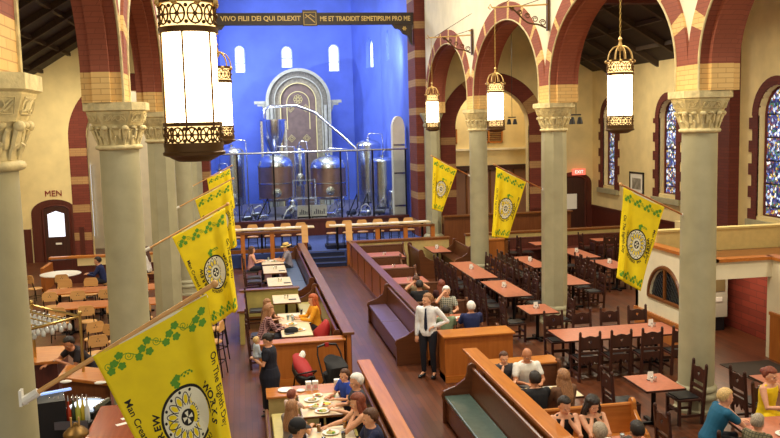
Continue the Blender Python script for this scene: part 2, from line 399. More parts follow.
# responds against the chancel piers
for sx, X in (('right', XR), ('left', XL)):
    r = MB().lathe([(.46, 0), (.46, .5), (.4, .6), (.33, .66), (.33, 5.15), (.37, 5.2), (.37, 5.3), (.33, 5.33), (.5, 5.7), (.5, 5.76)], (X, 35.2, 0), n=8, a0=pi/8)
    struct('trim_%d' % (41 if sx == 'right' else 42), r, 'stone')
# ---- chancel arch piers with banded brick, beam
def banded(mb, x0, y0, x1, y1, z0, z1, step=1.2, yh=.3, off=0):
    z = z0; i = 0
    while z < z1:
        zz = min(z1, z+step-yh); mb.box(x0, y0, z, x1, y1, zz, m=0)
        if zz < z1: mb.box(x0, y0, zz, x1, y1, min(z1, zz+yh), m=1)
        z = zz+yh
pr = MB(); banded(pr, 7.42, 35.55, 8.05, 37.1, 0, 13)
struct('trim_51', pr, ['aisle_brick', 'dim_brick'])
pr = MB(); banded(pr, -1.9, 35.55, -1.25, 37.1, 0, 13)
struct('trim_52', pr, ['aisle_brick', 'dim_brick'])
bmz = 9.74
bt = thing('inscribed_beam', 'dark carved beam with gold Latin inscription spanning the blue apse', 'beam', (3.07, 35.85, bmz))
obj('beam', MB().box(-4.32, -.12, -.22, 4.35, .12, .22).box(-4.32, -.14, .18, 4.35, .14, .24).box(-4.32, -.14, -.24, 4.35, .14, -.18), mat('beam wood', (52, 40, 34), .5), bt)
def letters(txt, xa, xb, z, y, h, name, m):
    me = textmesh(txt, h*1.35, 'LEFT', .008, .006); xs = [v.co.x for v in me.vertices]; ys = [v.co.y for v in me.vertices]
    w = max(xs)-min(xs); mid = (max(ys)+min(ys))/2
    mb = MB(); mb.v = [(xa+(v.co.x-min(xs))/w*(xb-xa), y-v.co.z, z+(v.co.y-mid)) for v in me.vertices]; mb.f = [tuple(p.vertices) for p in me.polygons]; mb.m = [0]*len(mb.f)
    bpy.data.meshes.remove(me); return mb
GOLD = mat('gold lettering', (226, 196, 120), .5)
obj('lettering', letters('VIVO FILII DEI QUI DILEXIT', -3.62, -.37, 0, -.13, .2, 'l', 0), GOLD, bt)
obj('lettering', letters('ME ET TRADIDIT SEMETIPSUM PRO ME', .43, 4.22, 0, -.13, .2, 'l', 0), GOLD, bt)
obj('lettering', letters('IN FIDE', -4.25, -3.78, 0, -.13, .16, 'l', 0), GOLD, bt)
em = MB().box(-.3, -.2, -.3, .3, -.1, .34)
eo = obj('centre_plaque', em, mat('plaque wood', (70, 58, 44), .5), bt)
em = MB().tube([(-.18, -.21, .16), (.2, -.21, -.16)], .022, 6).tube([(-.2, -.21, .02), (.02, -.21, .16), (.2, -.21, .04)], .014, 6)
for a in range(4): em.tube([(-.25, -.205, -.25+.5*(a == 1)), (.25, -.205, -.25+.5*(a == 1))] if a < 2 else [(-.25+.5*(a == 3), -.205, -.25), (-.25+.5*(a == 3), -.205, .25)], .012, 5)
obj('plaque_emblem', em, GOLD, eo)
for sg, nm in ((1, 'right'), (-1, 'left')):
    xb = 4.3*sg
    br = MB()
    br.prism([(xb, -.24), (xb-sg*.85, -.24), (xb-sg*.72, -.4), (xb-sg*.5, -.46), (xb-sg*.38, -.62), (xb-sg*.2, -.7), (xb-sg*.12, -.95), (xb, -1.1)], -.1, .1, 'y')
    o = obj('corner_bracket', br, mat('bracket wood', (60, 46, 34), .5), bt)
    rs = MB()
    for k in range(6):
        a = k*pi/3; rs.sph((xb-sg*.33+.06*cos(a), -.11, -.42+.06*sin(a)), .03, 6)
    rs.sph((xb-sg*.33, -.115, -.42), .03, 6)
    obj('bracket_rosette', rs, GOLD, o)
# ---- apse walls (blue), glazed slits cut as real openings
def wall_with_holes(name, p0, p1, z0, z1, holes, m, th=.4, rim=None):
    """vertical wall between p0,p1 (xy); holes: (s_centre, half width, zb, zt, arched)"""
    p0 = V((p0[0], p0[1], 0)); p1 = V((p1[0], p1[1], 0)); L = (p1-p0).length; d = (p1-p0)/L; nrm = V((d.y, -d.x, 0))
    mb = MB(); n = 10
    def P(s, z, k=0): q = p0+d*s-nrm*k; return (q.x, q.y, z)
    cur = 0
    for (sc, hw, zb, zt, arched) in sorted(holes):
        a, b = sc-hw, sc+hw
        mb._a([P(cur, z0), P(a, z0), P(a, z1), P(cur, z1)], [(0, 1, 2, 3)])
        mb._a([P(a, z0), P(b, z0), P(b, zb), P(a, zb)], [(0, 1, 2, 3)])
        if arched:
            arc = [(sc-hw*cos(pi*i/n), zt-hw+hw*sin(pi*i/n)) for i in range(n+1)]
        else: arc = [(a, zt), (b, zt)]
        for i in range(len(arc)-1):
            mb._a([P(arc[i][0], arc[i][1]), P(arc[i+1][0], arc[i+1][1]), P(arc[i+1][0], z1), P(arc[i][0], z1)], [(0, 1, 2, 3)])
        loop = [(a, zb)]+arc+[(b, zb)]
        for i in range(len(loop)):
            q0, q1 = loop[i], loop[(i+1) % len(loop)]
            if (V(q0)-V(q1)).length > 1e-5: mb._a([P(*q0), P(*q1), P(*q1, th), P(*q0, th)], [(0, 1, 2, 3)], 1)
        cur = b
    mb._a([P(cur, z0), P(L, z0), P(L, z1), P(cur, z1)], [(0, 1, 2, 3)])
    mb._a([P(0, z0, th), P(L, z0, th), P(L, z1, th), P(0, z1, th)], [(0, 1, 2, 3)]) if not holes else None
    return struct(name, mb, [m, rim or m]), P
def pane_mb(P, sc, hw, zb, zt, k, arched=True, n=14):
    if arched: pts = [(sc-hw, zb)]+[(sc-hw*cos(pi*i/n), zt-hw+hw*sin(pi*i/n)) for i in range(n+1)]+[(sc+hw, zb)]
    else: pts = [(sc-hw, zb), (sc-hw, zt), (sc+hw, zt), (sc+hw, zb)]
    a = [P(x, z, k) for x, z in pts]; b = [P(x, z, k+.03) for x, z in pts]; m = MB(); q = len(a)
    m._a(a+b, [tuple(range(q)), tuple(range(q, 2*q))[::-1]]+[(i, (i+1) % q, q+(i+1) % q, q+i) for i in range(q)]); return m
WN = [0]
def window(P, sc, hw, zb, zt, k, glass, bars, framemat, fw=.06, arched=True, group=None):
    WN[0] += 1
    o = struct('window_%d' % WN[0], pane_mb(P, sc, hw, zb, zt, k, arched), glass)
    fr = MB(); n = 14
    pts = ([(sc-hw, zb)]+[(sc-hw*cos(pi*i/n), zt-hw+hw*sin(pi*i/n)) for i in range(n+1)]+[(sc+hw, zb)]) if arched else [(sc-hw, zb), (sc-hw, zt), (sc+hw, zt), (sc+hw, zb)]
    fr.tube([P(x, z, k-.02) for x, z in pts], fw, 5, closed=True)
    obj('window_frame', fr, framemat, o)
    if bars:
        bb = MB()
        for z in bars: bb.tube([P(sc-hw, z, k-.02), P(sc+hw, z, k-.02)], .022, 4)
        obj('glazing_bar', bb, 'black_metal', o)
    return o
YA = 50.0
segs = [((-1.7, 37.0), (-1.7, 42.5), []), ((-1.7, 42.5), (-.55, 49.0), []),
        ((-.9, YA), (6.7, YA), [(1.13, .3, 8.5, 10.05, True), (3.8, .33, 8.75, 10.0, True), (6.53-.0, .33, 8.5, 10.08, True)]),
        ((6.7, YA), (7.62, 45.5), [(2.9, .55, 8.5, 10.1, True)]), ((7.62, 45.5), (7.62, 37.0), [(2.2, .32, 8.6, 10.1, True)])]
segs[1] = ((-1.7, 42.5), (-.9, YA), [])
for i, (a, b, hs) in enumerate(segs):
    hs2 = hs
    o, P = wall_with_holes(['wall_apse_left', 'wall_apse_northwest', 'wall_apse_back', 'wall_apse_northeast', 'wall_apse_right'][i], a, b, 0, 13, hs2, 'blue_wall')
    for (sc, hw, zb, zt, ar) in hs2:
        window(P, sc, hw*.9, zb+.02, zt-.02, .3, 'apse_glass', [zb+.55], mat('pale frame', (206, 216, 232), .5), .05)
# brew house floor (raised) and apse ceiling
struct('floor', MB().box(-1.7, 37.9, 0, 7.6, 50.2, .95), mat('tile floor grey', (110, 104, 112), .35, noise=.1))
struct('wall_apse_front', MB().box(-1.25, 37.6, 0, 7.42, 37.9, 1.22).box(-1.25, 37.55, 1.14, 7.42, 37.95, 1.24), 'mahogany')
# ---- back walls of the aisles
def aisle_back(side):
    mb = MB()
    if side == 'right':
        # brick arch opening into a transept: centre 11.2
        c, ri, ro, sz = 11.2, 1.72, 2.4, 5.1
        o, P = wall_with_holes('wall_back_right', (8.05, YB), (XW, YB), 0, 13.2, [(c-8.05, ri, 0.01, sz+ri, True)], 'plaster', .5)
    else:
        c, ri, ro, sz = -4.35, 1.9, 2.6, 5.1
        o, P = wall_with_holes('wall_back_left', (-12, YB), (-1.9, YB), 0, 13.2, [(c+12, ri, .01, sz+ri, True)], 'plaster', .5)
    n = 40
    L = [(c-ro, 0, c-ri)]
    z = 0; i = 0
    while z < sz:
        h = .85 if i % 2 == 0 else .32; zz = min(sz, z+h)
        for s in (-1, 1): mb.box(c+s*ri, YB-.06, z, c+s*ro, YB+.1, zz, m=i % 2)
        z = zz; i += 1
    for i in range(n):
        a, b = pi*i/n, pi*(i+1)/n; m = 1 if (i//4) % 5 == 3 else 0
        q = [(c-r*cos(t), sz+r*sin(t)) for r, t in ((ri, a), (ro, a), (ro, b), (ri, b))]
        mb.hexa([(x, YB-.06, z) for x, z in q]+[(x, YB+.1, z) for x, z in q], m)
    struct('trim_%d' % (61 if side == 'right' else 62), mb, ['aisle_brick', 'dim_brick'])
aisle_back('right'); aisle_back('left')
# transept walls behind those arches
struct('wall_transept_right', MB().box(8.05, 40.5, 0, 14.5, 40.7, 9), 'plaster')
struct('wall_transept_left', MB().box(-8, 40.5, 0, -1.9, 40.7, 9), 'plaster_white')
q1, q2 = ay(86, 165, 40.4), ay(96, 236, 40.4)
struct('window_9', MB().box(q1.x, 40.42, q2.z, q2.x, 40.49, q1.z), mat('daylit pane', (220, 230, 245), .4, emit=(215, 228, 250), es=.9))
obj('window_frame', MB().tube([(q1.x, 40.4, q2.z), (q2.x, 40.4, q2.z), (q2.x, 40.4, q1.z), (q1.x, 40.4, q1.z)], .05, 4, closed=True).tube([(q1.x, 40.4, (q1.z+q2.z)/2), (q2.x, 40.4, (q1.z+q2.z)/2)], .03, 4), 'plaster_white', bpy.data.objects['window_9'])
struct('wall_transept_side', MB().box(14.3, 37.5, 0, 14.5, 40.6, 9), 'plaster')
struct('wall_transept_end', MB().box(-8, 37.5, 0, -7.8, 40.6, 9), 'plaster')
struct('ceiling', MB().box(8.0, 37.05, 8.9, 14.6, 40.8, 9.0).box(-8, 37.05, 8.9, -1.9, 40.8, 9.0), 'plaster')
# outer walls
holes_r = []
Yw = [(35.2, .62), (30.0, .68), (23.4, .9)]
for (yc, hw) in Yw: holes_r.append((YB-yc, hw, 2.38 if hw < .8 else 2.15, 5.98 if hw < .8 else 6.2, True))
o, PR = wall_with_holes('wall_right_outer', (XW, YB), (XW, -1), 0, 9.6, holes_r, 'plaster', .5, 'plaster')
for i, (sc, hw, zb, zt, ar) in enumerate(holes_r):
    zs = [zb+.3+k*.72 for k in range(5)]
    window(PR, sc, hw*.97, zb+.03, zt-.02, .28, 'stained', zs, 'dark_brick', .05)
    # toothed brick surround
    tr = MB(); z = zb-.15; k = 0
    while z < zt-hw:
        w = .42 if k % 2 == 0 else .24; zz = min(z+.36, zt-hw)
        for s in (-1, 1):
            a = PR(sc+s*hw, z, 0); b = PR(sc+s*(hw+w), zz, 0); tr.box(a[0]-.05, a[1], a[2], b[0]+.04, b[1], b[2])
        z = zz; k += 1
    n = 16
    for j in range(n):
        a, b = pi*j/n, pi*(j+1)/n; q = [(sc-r*cos(t), zt-hw+r*sin(t)) for r, t in ((hw, a), (hw+.28, a), (hw+.28, b), (hw, b))]
        pts = [PR(x, z, 0) for x, z in q]; tr.hexa([(x-.05, y, z) for x, y, z in pts]+[(x+.04, y, z) for x, y, z in pts])
    struct('trim_%d' % (71+i), tr, 'dark_brick')
    sl = MB(); a = PR(sc-hw-.4, zb-.32, 0); b = PR(sc+hw+.4, zb-.12, 0); sl.box(a[0]-.14, a[1], a[2], b[0]+.02, b[1], b[2])
    struct('trim_%d' % (81+i), sl, 'stone')
struct('wall_left_outer', MB().box(-12.2, -1, 0, -12, YB, 9.6), 'plaster')
# pilaster + transverse arch rib between the right windows
struct('trim_91', MB().box(15.6, 25.3, 1.0, XW+.01, 25.95, 9.6).box(8.4, 25.4, 8.9, XW, 25.8, 9.7), 'dark_brick')
# wainscot right / back
wn = MB().box(XW-.06, 27, 0, XW+.01, YB, 1.35).box(XW-.09, 27, 1.33, XW+.01, YB, 1.41)
struct('trim_92', wn, 'mahogany')
struct('trim_93', MB().box(12.95, YB-.07, 0, 14.55, YB, 1.35).box(15.9, YB-.07, 0, XW, YB, 1.35), 'mahogany')
struct('trim_94', MB().box(-12, YB-.07, 0, -8.65, YB, 1.4).box(-6.75, YB-.07, 0, -6.55, YB, 1.4), 'mahogany')
# aisle roofs : sloping dark boards with timber grid
def aisle_roof(side, x_out, x_in, z_out, z_in, y0, y1):
    mb = MB(); sg = 1 if x_in > x_out else -1
    mb.hexa([(x_out, y0, z_out), (x_in, y0, z_in), (x_in, y1, z_in), (x_out, y1, z_out), (x_out, y0, z_out+.12), (x_in, y0, z_in+.12), (x_in, y1, z_in+.12), (x_out, y1, z_out+.12)])
    struct('ceiling', mb, 'roof')
    g = MB(); L = abs(x_in-x_out); k = (z_in-z_out)/(x_in-x_out)
    y = y0+.6
    while y < y1:
        g.hexa([(x_out, y-.09, z_out-.22), (x_in, y-.09, z_in-.22), (x_in, y+.09, z_in-.22), (x_out, y+.09, z_out-.22), (x_out, y-.09, z_out), (x_in, y-.09, z_in), (x_in, y+.09, z_in), (x_out, y+.09, z_out)]); y += 2.2
    x = x_out+sg*1.0
    while (x-x_in)*sg < 0:
        z = z_out+(x-x_out)*k; g.box(x-.06, y0, z-.14, x+.06, y1, z); x += sg*1.1
    struct('ceiling', g, 'rafter')
aisle_roof('right', XW+.1, 8.3, 7.42, 12.0, 25.85, YB)
aisle_roof('right', XW+.1, 8.3, 9.45, 12.2, -1, 25.35)
aisle_roof('left', -12.1, -2.2, 5.25, 11.35, -1, YB)
# ---- MEN door (left) and exit door (right)
def aisle_door(name, cx, w, ztop, arch_x0, arch_x1, ztopa, signtxt, signz):
    mb = MB(); n = 16; hw = (arch_x1-arch_x0)/2; c = (arch_x0+arch_x1)/2; rise = .55
    pts = [(arch_x0, 0)]+[(c-hw*cos(pi*i/n), ztopa-rise+rise*sin(pi*i/n)) for i in range(n+1)]+[(arch_x1, 0)]
    mb.prism(pts, YB-.05, YB-.01, 'y')
    o = struct(name, mb, 'mahogany')
    d = MB(); hw2 = w/2
    pts = [(cx-hw2, 0)]+[(cx-hw2*cos(pi*i/n), ztop-.22+.22*sin(pi*i/n)) for i in range(n+1)]+[(cx+hw2, 0)]
    d.prism(pts, YB-.11, YB-.05, 'y')
    dd = obj('door_leaf', d, 'dark_wood', o)
    fr = MB().tube([(x, YB-.1, z) for x, z in pts], .05, 4); obj('door_frame', fr, 'mahogany', o)
    return o, dd
o, dd = aisle_door('door_1', -7.62, 1.05, 2.35, -8.6, -6.8, 2.6, 'MEN', 2.8)
obj('door_window', MB().box(-7.95, YB-.13, 1.05, -7.3, YB-.1, 2.0).prism([(-7.95, 2.0), (-7.62, 2.12), (-7.3, 2.0)], YB-.13, YB-.1, 'y'), mat('frosted lit glass', (235, 240, 250), .5, emit=(225, 235, 255), es=1.2), dd)
obj('door_plate', MB().box(-7.7, YB-.125, .72, -7.46, YB-.1, .8), 'white', dd)
sg_ = MB(); text_into(sg_, 'MEN', .34, M4.Translation((-7.68, YB-.03, 2.84)) @ M4.Rotation(pi/2, 4, 'X'), depth=.015)
tag(obj('men_sign', sg_, mat('red sign letters', (130, 24, 24), .6)), 'red MEN lettering on cream wall above the arched door', 'sign')
o, dd = aisle_door('door_2', 14.95, 1.25, 2.75, 14.2, 15.9, 2.95, '', 0)
obj('door_notice', MB().box(14.55, YB-.13, 1.25, 15.15, YB-.11, 1.95), 'paper', dd)
ex = thing('exit_sign', 'small glowing red EXIT sign above the dark arched door on the right', 'sign', (15.2, YB-.22, 2.95))
obj('housing', MB().box(-.3, -.06, -.14, .3, .06, .14), mat('exit red glow', (250, 120, 100), .5, emit=(255, 110, 90), es=1.0), ex)
t_ = MB(); text_into(t_, 'EXIT', .2, M4.Translation((0, -.065, 0)) @ M4.Rotation(pi/2, 4, 'X'), depth=.004); obj('lettering', t_, mat('exit letters', (255, 240, 230), .5, emit=(255, 230, 220), es=1.2), ex)
obj('mounting_stem', MB().box(-.03, .06, -.03, .03, .2, .03), 'black', ex)
# louvred grilles + shelf band in the transept arch (right)
for gx0, gx1, lab in ((9.55, 10.45, 'left brown louvred grille high behind the right arch'), (11.35, 12.75, 'wide brown louvred grille high behind the right arch')):
    t = thing('vent_grille', lab, 'vent', (gx0, 40.4, ay(490, 143, 40.4).z))
    obj('frame', MB().box(0, 0, 0, gx1-gx0, .06, .06).box(0, 0, .66, gx1-gx0, .06, .72).box(0, 0, 0, .06, .06, .72).box(gx1-gx0-.06, 0, 0, gx1-gx0, .06, .72).box((gx1-gx0)/2-.03, 0, 0, (gx1-gx0)/2+.03, .06, .72), 'oak_x', t)
    sl = MB()
    for k in range(7): sl.hexa([(.04, .01, .06+k*.09), (gx1-gx0-.04, .01, .06+k*.09), (gx1-gx0-.04, .08, .1+k*.09), (.04, .08, .1+k*.09), (.04, .01, .07+k*.09), (gx1-gx0-.04, .01, .07+k*.09), (gx1-gx0-.04, .08, .11+k*.09), (.04, .08, .11+k*.09)])
    obj('slat', sl, 'brown', t)
struct('trim_95', MB().box(8.1, 40.38, 3.95, 14.2, 40.5, 4.05), 'plaster_white')
struct('trim_96', MB().box(8.1, 40.1, 3.0, 14.2, 40.5, 3.22), 'dark_wood')
struct('trim_98', MB().box(8.1, 40.3, 0, 14.2, 40.5, 3.0), mat('dim rose brown panel', (150, 110, 88), .6))
for k in range(4): struct('trim_%d' % (111+k), MB().box(9.6+k*1.2, 40.24, .3, 9.68+k*1.2, 40.3, 3.0), 'brown')
tag(obj('wall_globe_light', MB().sph((9.62, 40.0, ay(458, 136, 40).z), .22, 14), mat('globe glow', (245, 248, 255), .4, emit=(235, 242, 255), es=2.5), smooth=60), 'white glowing globe light beside the louvred grille', 'lamp')
# raised rear section on the right : wood panelled counter wall and low cream wall
struct('wall_low_rear', MB().box(8.3, 34.5, 0, 13.9, 34.65, 1.4), 'brown_v')
struct('trim_97', MB().box(8.25, 34.4, 1.4, 13.95, 34.75, 1.46), 'brown')
def low_wall(name, x0, y0, x1, y1, h, capmat='brown', face='low_wall', cap=.09, ov=.04, z0=0):
    o = struct(name, MB().box(x0, y0, z0, x1, y1, h), face)
    obj('wall_cap', MB().box(min(x0, x1)-ov, min(y0, y1)-ov, h, max(x0, x1)+ov, max(y0, y1)+ov, h+cap), capmat, o, bev=.012)
    return o
low_wall('wall_low_booths', 3.95, 30.9, 7.6, 31.1, .98)
low_wall('wall_low_aisle', 8.4, 31.3, 15.3, 31.5, 1.0)
low_wall('wall_low_aisle_side', 15.0, 28.6, 15.2, 31.3, 1.0)
# nave roof and rear wall left out so the warm world fill enters
# ================================================================== LANTERNS
def lantern_meshes():
    r = .205
    g = MB().lathe([(r, 5.35), (r, 6.03)], n=28)
    bb = MB().lathe([(r*1.0, 5.2), (r*1.0, 5.33)], n=28)
    tb = MB().lathe([(r*1.0, 6.08), (r*1.0, 6.25)], n=28)
    fr = MB()
    for z, q, h in ((6.055, 1.1, .045), (6.27, 1.12, .035), (5.345, 1.1, .03), (5.19, 1.12, .03)):
        fr.lathe([(r*q-.012, z-h/2), (r*q, z-h/2), (r*q, z+h/2), (r*q-.012, z+h/2)], n=28)
    for k in range(6):
        a = k*pi/3+.35; fr.tube([(r*1.03*cos(a), r*1.03*sin(a), 5.3), (r*1.03*cos(a), r*1.03*sin(a), 6.04)], .009, 5)
    # stepped cup at the bottom
    cup = MB().lathe([(r*1.1, 5.185), (r*1.1, 5.14), (r*1.17, 5.13), (r*1.15, 5.11), (r*.92, 5.095), (r*.85, 5.085), (r*.6, 5.06), (.01, 5.055)], n=28)
    fl = MB(); fl2 = MB()
    def band(fl, z0, z1, n):
        rr = r*1.04; zc = (z0+z1)/2; h = (z1-z0)/2
        for k in range(n):
            a = 2*pi*k/n; 
            def pt(du, dv): an = a+du/rr; return (rr*cos(an), rr*sin(an), zc+dv)
            ww = pi*rr/n
            fl.tube([pt(ww*.86*cos(t), h*.86*sin(t)) for t in [2*pi*i/12 for i in range(12)]], .008, 4, closed=True)
            for i in range(3):
                t = pi*i/3; fl.tube([pt(-ww*.8*cos(t), -h*.8*sin(t)), pt(ww*.8*cos(t), h*.8*sin(t))], .006, 4)
            fl.sph(pt(0, 0), .018, 5)
            for s in (-1, 1):
                fl.sph(pt(ww, s*h*.7), .016, 4)
    band(fl, 5.2, 5.33, 12); band(fl2, 6.08, 6.25, 10)
    dm = MB()
    for k in range(8):
        a = k*pi/4; pts = []
        for i in range(9):
            t = i/8*pi/2; pts.append((r*1.05*cos(t)**.8*cos(a), r*1.05*cos(t)**.8*sin(a), 6.28+.24*sin(t)))
        dm.tube(pts, .011, 5)
    dm.lathe([(.035, 6.44), (.05, 6.48), (.035, 6.54), (.02, 6.6), (.035, 6.63), (.015, 6.67)], n=12)
    dm.tube([(0, 0, 6.05), (0, 0, 6.5)], .012, 6)
    for k in range(8):      # crown leaves on the rim
        a = k*pi/4+pi/8; dm.sph((r*1.1*cos(a), r*1.1*sin(a), 6.26), (.03, .03, .03), 5)
    return [('glass_cylinder', g, 'lamp_glass'), ('lower_band_glass', bb, 'band_glow'), ('upper_band_glass', tb, 'band_glow'), ('frame', fr, 'bronze'), ('bottom_cup', cup, 'bronze'), ('filigree', fl, 'bronze'), ('filigree', fl2, 'bronze'), ('dome', dm, 'gold')]
LP = lantern_meshes()
def chain(z0, z1):
    c = MB(); z = z0; i = 0
    while z < z1:
        o = .014; ax_ = (1, 0) if i % 2 else (0, 1)
        c.tube([(ax_[0]*o*cos(t), ax_[1]*o*cos(t), z+.03+.034*sin(t)) for t in [2*pi*j/6 for j in range(6)]], .005, 4, closed=True); z += .052; i += 1
    return c
lm = None
LANT = [(-.35, 6.8, 'largest lantern, hanging nearest at upper left with its bronze filigree bands filling the foreground'),
        (-.3, 13.9, 'lit lantern half hidden right behind the largest lantern, before the blue apse'),
        (6.36, 13.6, 'lit lantern hanging in front of the dark roof, nearest on the right'),
        (6.36, 20.7, 'lit lantern on the right hanging before a brick arch, middle of three'),
        (6.36, 27.8, 'small far lit lantern beside the banded chancel pier')]
for i, (x, y, lab) in enumerate(LANT):
    if lm is None:
        lm = thing('hanging_lantern', lab, 'lantern', (x, y, 0), 0, 'nave lanterns')
        for nm, mb, m in LP: obj(nm, mb, m, lm, smooth=50)
        obj('chain', chain(6.66, 8.1), 'brass', lm)
    else: dup(lm, (x, y, 0), 0, lab)
for (x, y, *_), e in zip(LANT, (26, 26, 26, 26, 26)): pass
# iron brackets that carry the chains
def bracket(side):
    sg = -1 if side == 'right' else 1      # local: wall at x=0, arm towards sg*x
    a = MB(); L = 1.45
    a.tube([(0, 0, 8.2), (sg*L, 0, 8.12)], .02, 6)
    a.tube([(0, 0, 8.34), (sg*.1, 0, 8.34)], .02, 6); a.tube([(sg*L, 0, 8.12), (sg*(L+.05), 0, 8.2), (sg*(L+.1), 0, 8.12), (sg*(L+.04), 0, 8.08)], .018, 6)
    b = MB()
    b.box(sg*-.02, -.06, 7.55, sg*.03, .06, 8.4)
    sc = MB()
    pts = [(sg*(.06+.95*t), 0, 7.62+.5*(t**1.5)+.04*sin(9*t)) for t in [i/12 for i in range(13)]]
    sc.tube(pts, .022, 6)
    for k in range(5):
        c = (sg*(.14+.2*k), 0, 7.75+.085*k); rr = .09-.008*k
        sc.tube([(c[0]+sg*rr*cos(t)*(1-t/14), 0, c[2]+rr*sin(t)*(1-t/14)) for t in [i*.6 for i in range(16)]], .013, 5)
    st = MB().tube([(0, 0, 8.38), (sg*.75, 0, 8.15)], .01, 5).tube([(0, -.0, 8.9), (sg*1.3, 0, 8.13)], .008, 4)
    return a, b, sc, st
bl = [(7.75, 13.6, 'right', 'ornate iron lamp bracket above the column nearest on the right, beyond the top edge'),
      (7.75, 20.7, 'right', 'ornate scrolled iron bracket on white spandrel above the octagonal column'),
      (7.75, 27.8, 'right', 'small scrolled iron bracket on white spandrel nearest the blue apse'),
      (-1.6, 6.8, 'left', 'iron bracket carrying the largest lantern, out of view above'), (-1.6, 13.9, 'left', 'iron bracket carrying the second left lantern')]
for x, y, sd, lab in bl[1:3]:
    t = thing('lamp_bracket', lab, 'bracket', (x, y, 0))
    for nm, mb in zip(('arm', 'wall_plate', 'scrollwork', 'stay_rod'), bracket(sd)): obj(nm, mb, 'bronze' if nm != 'arm' else 'gold', t)
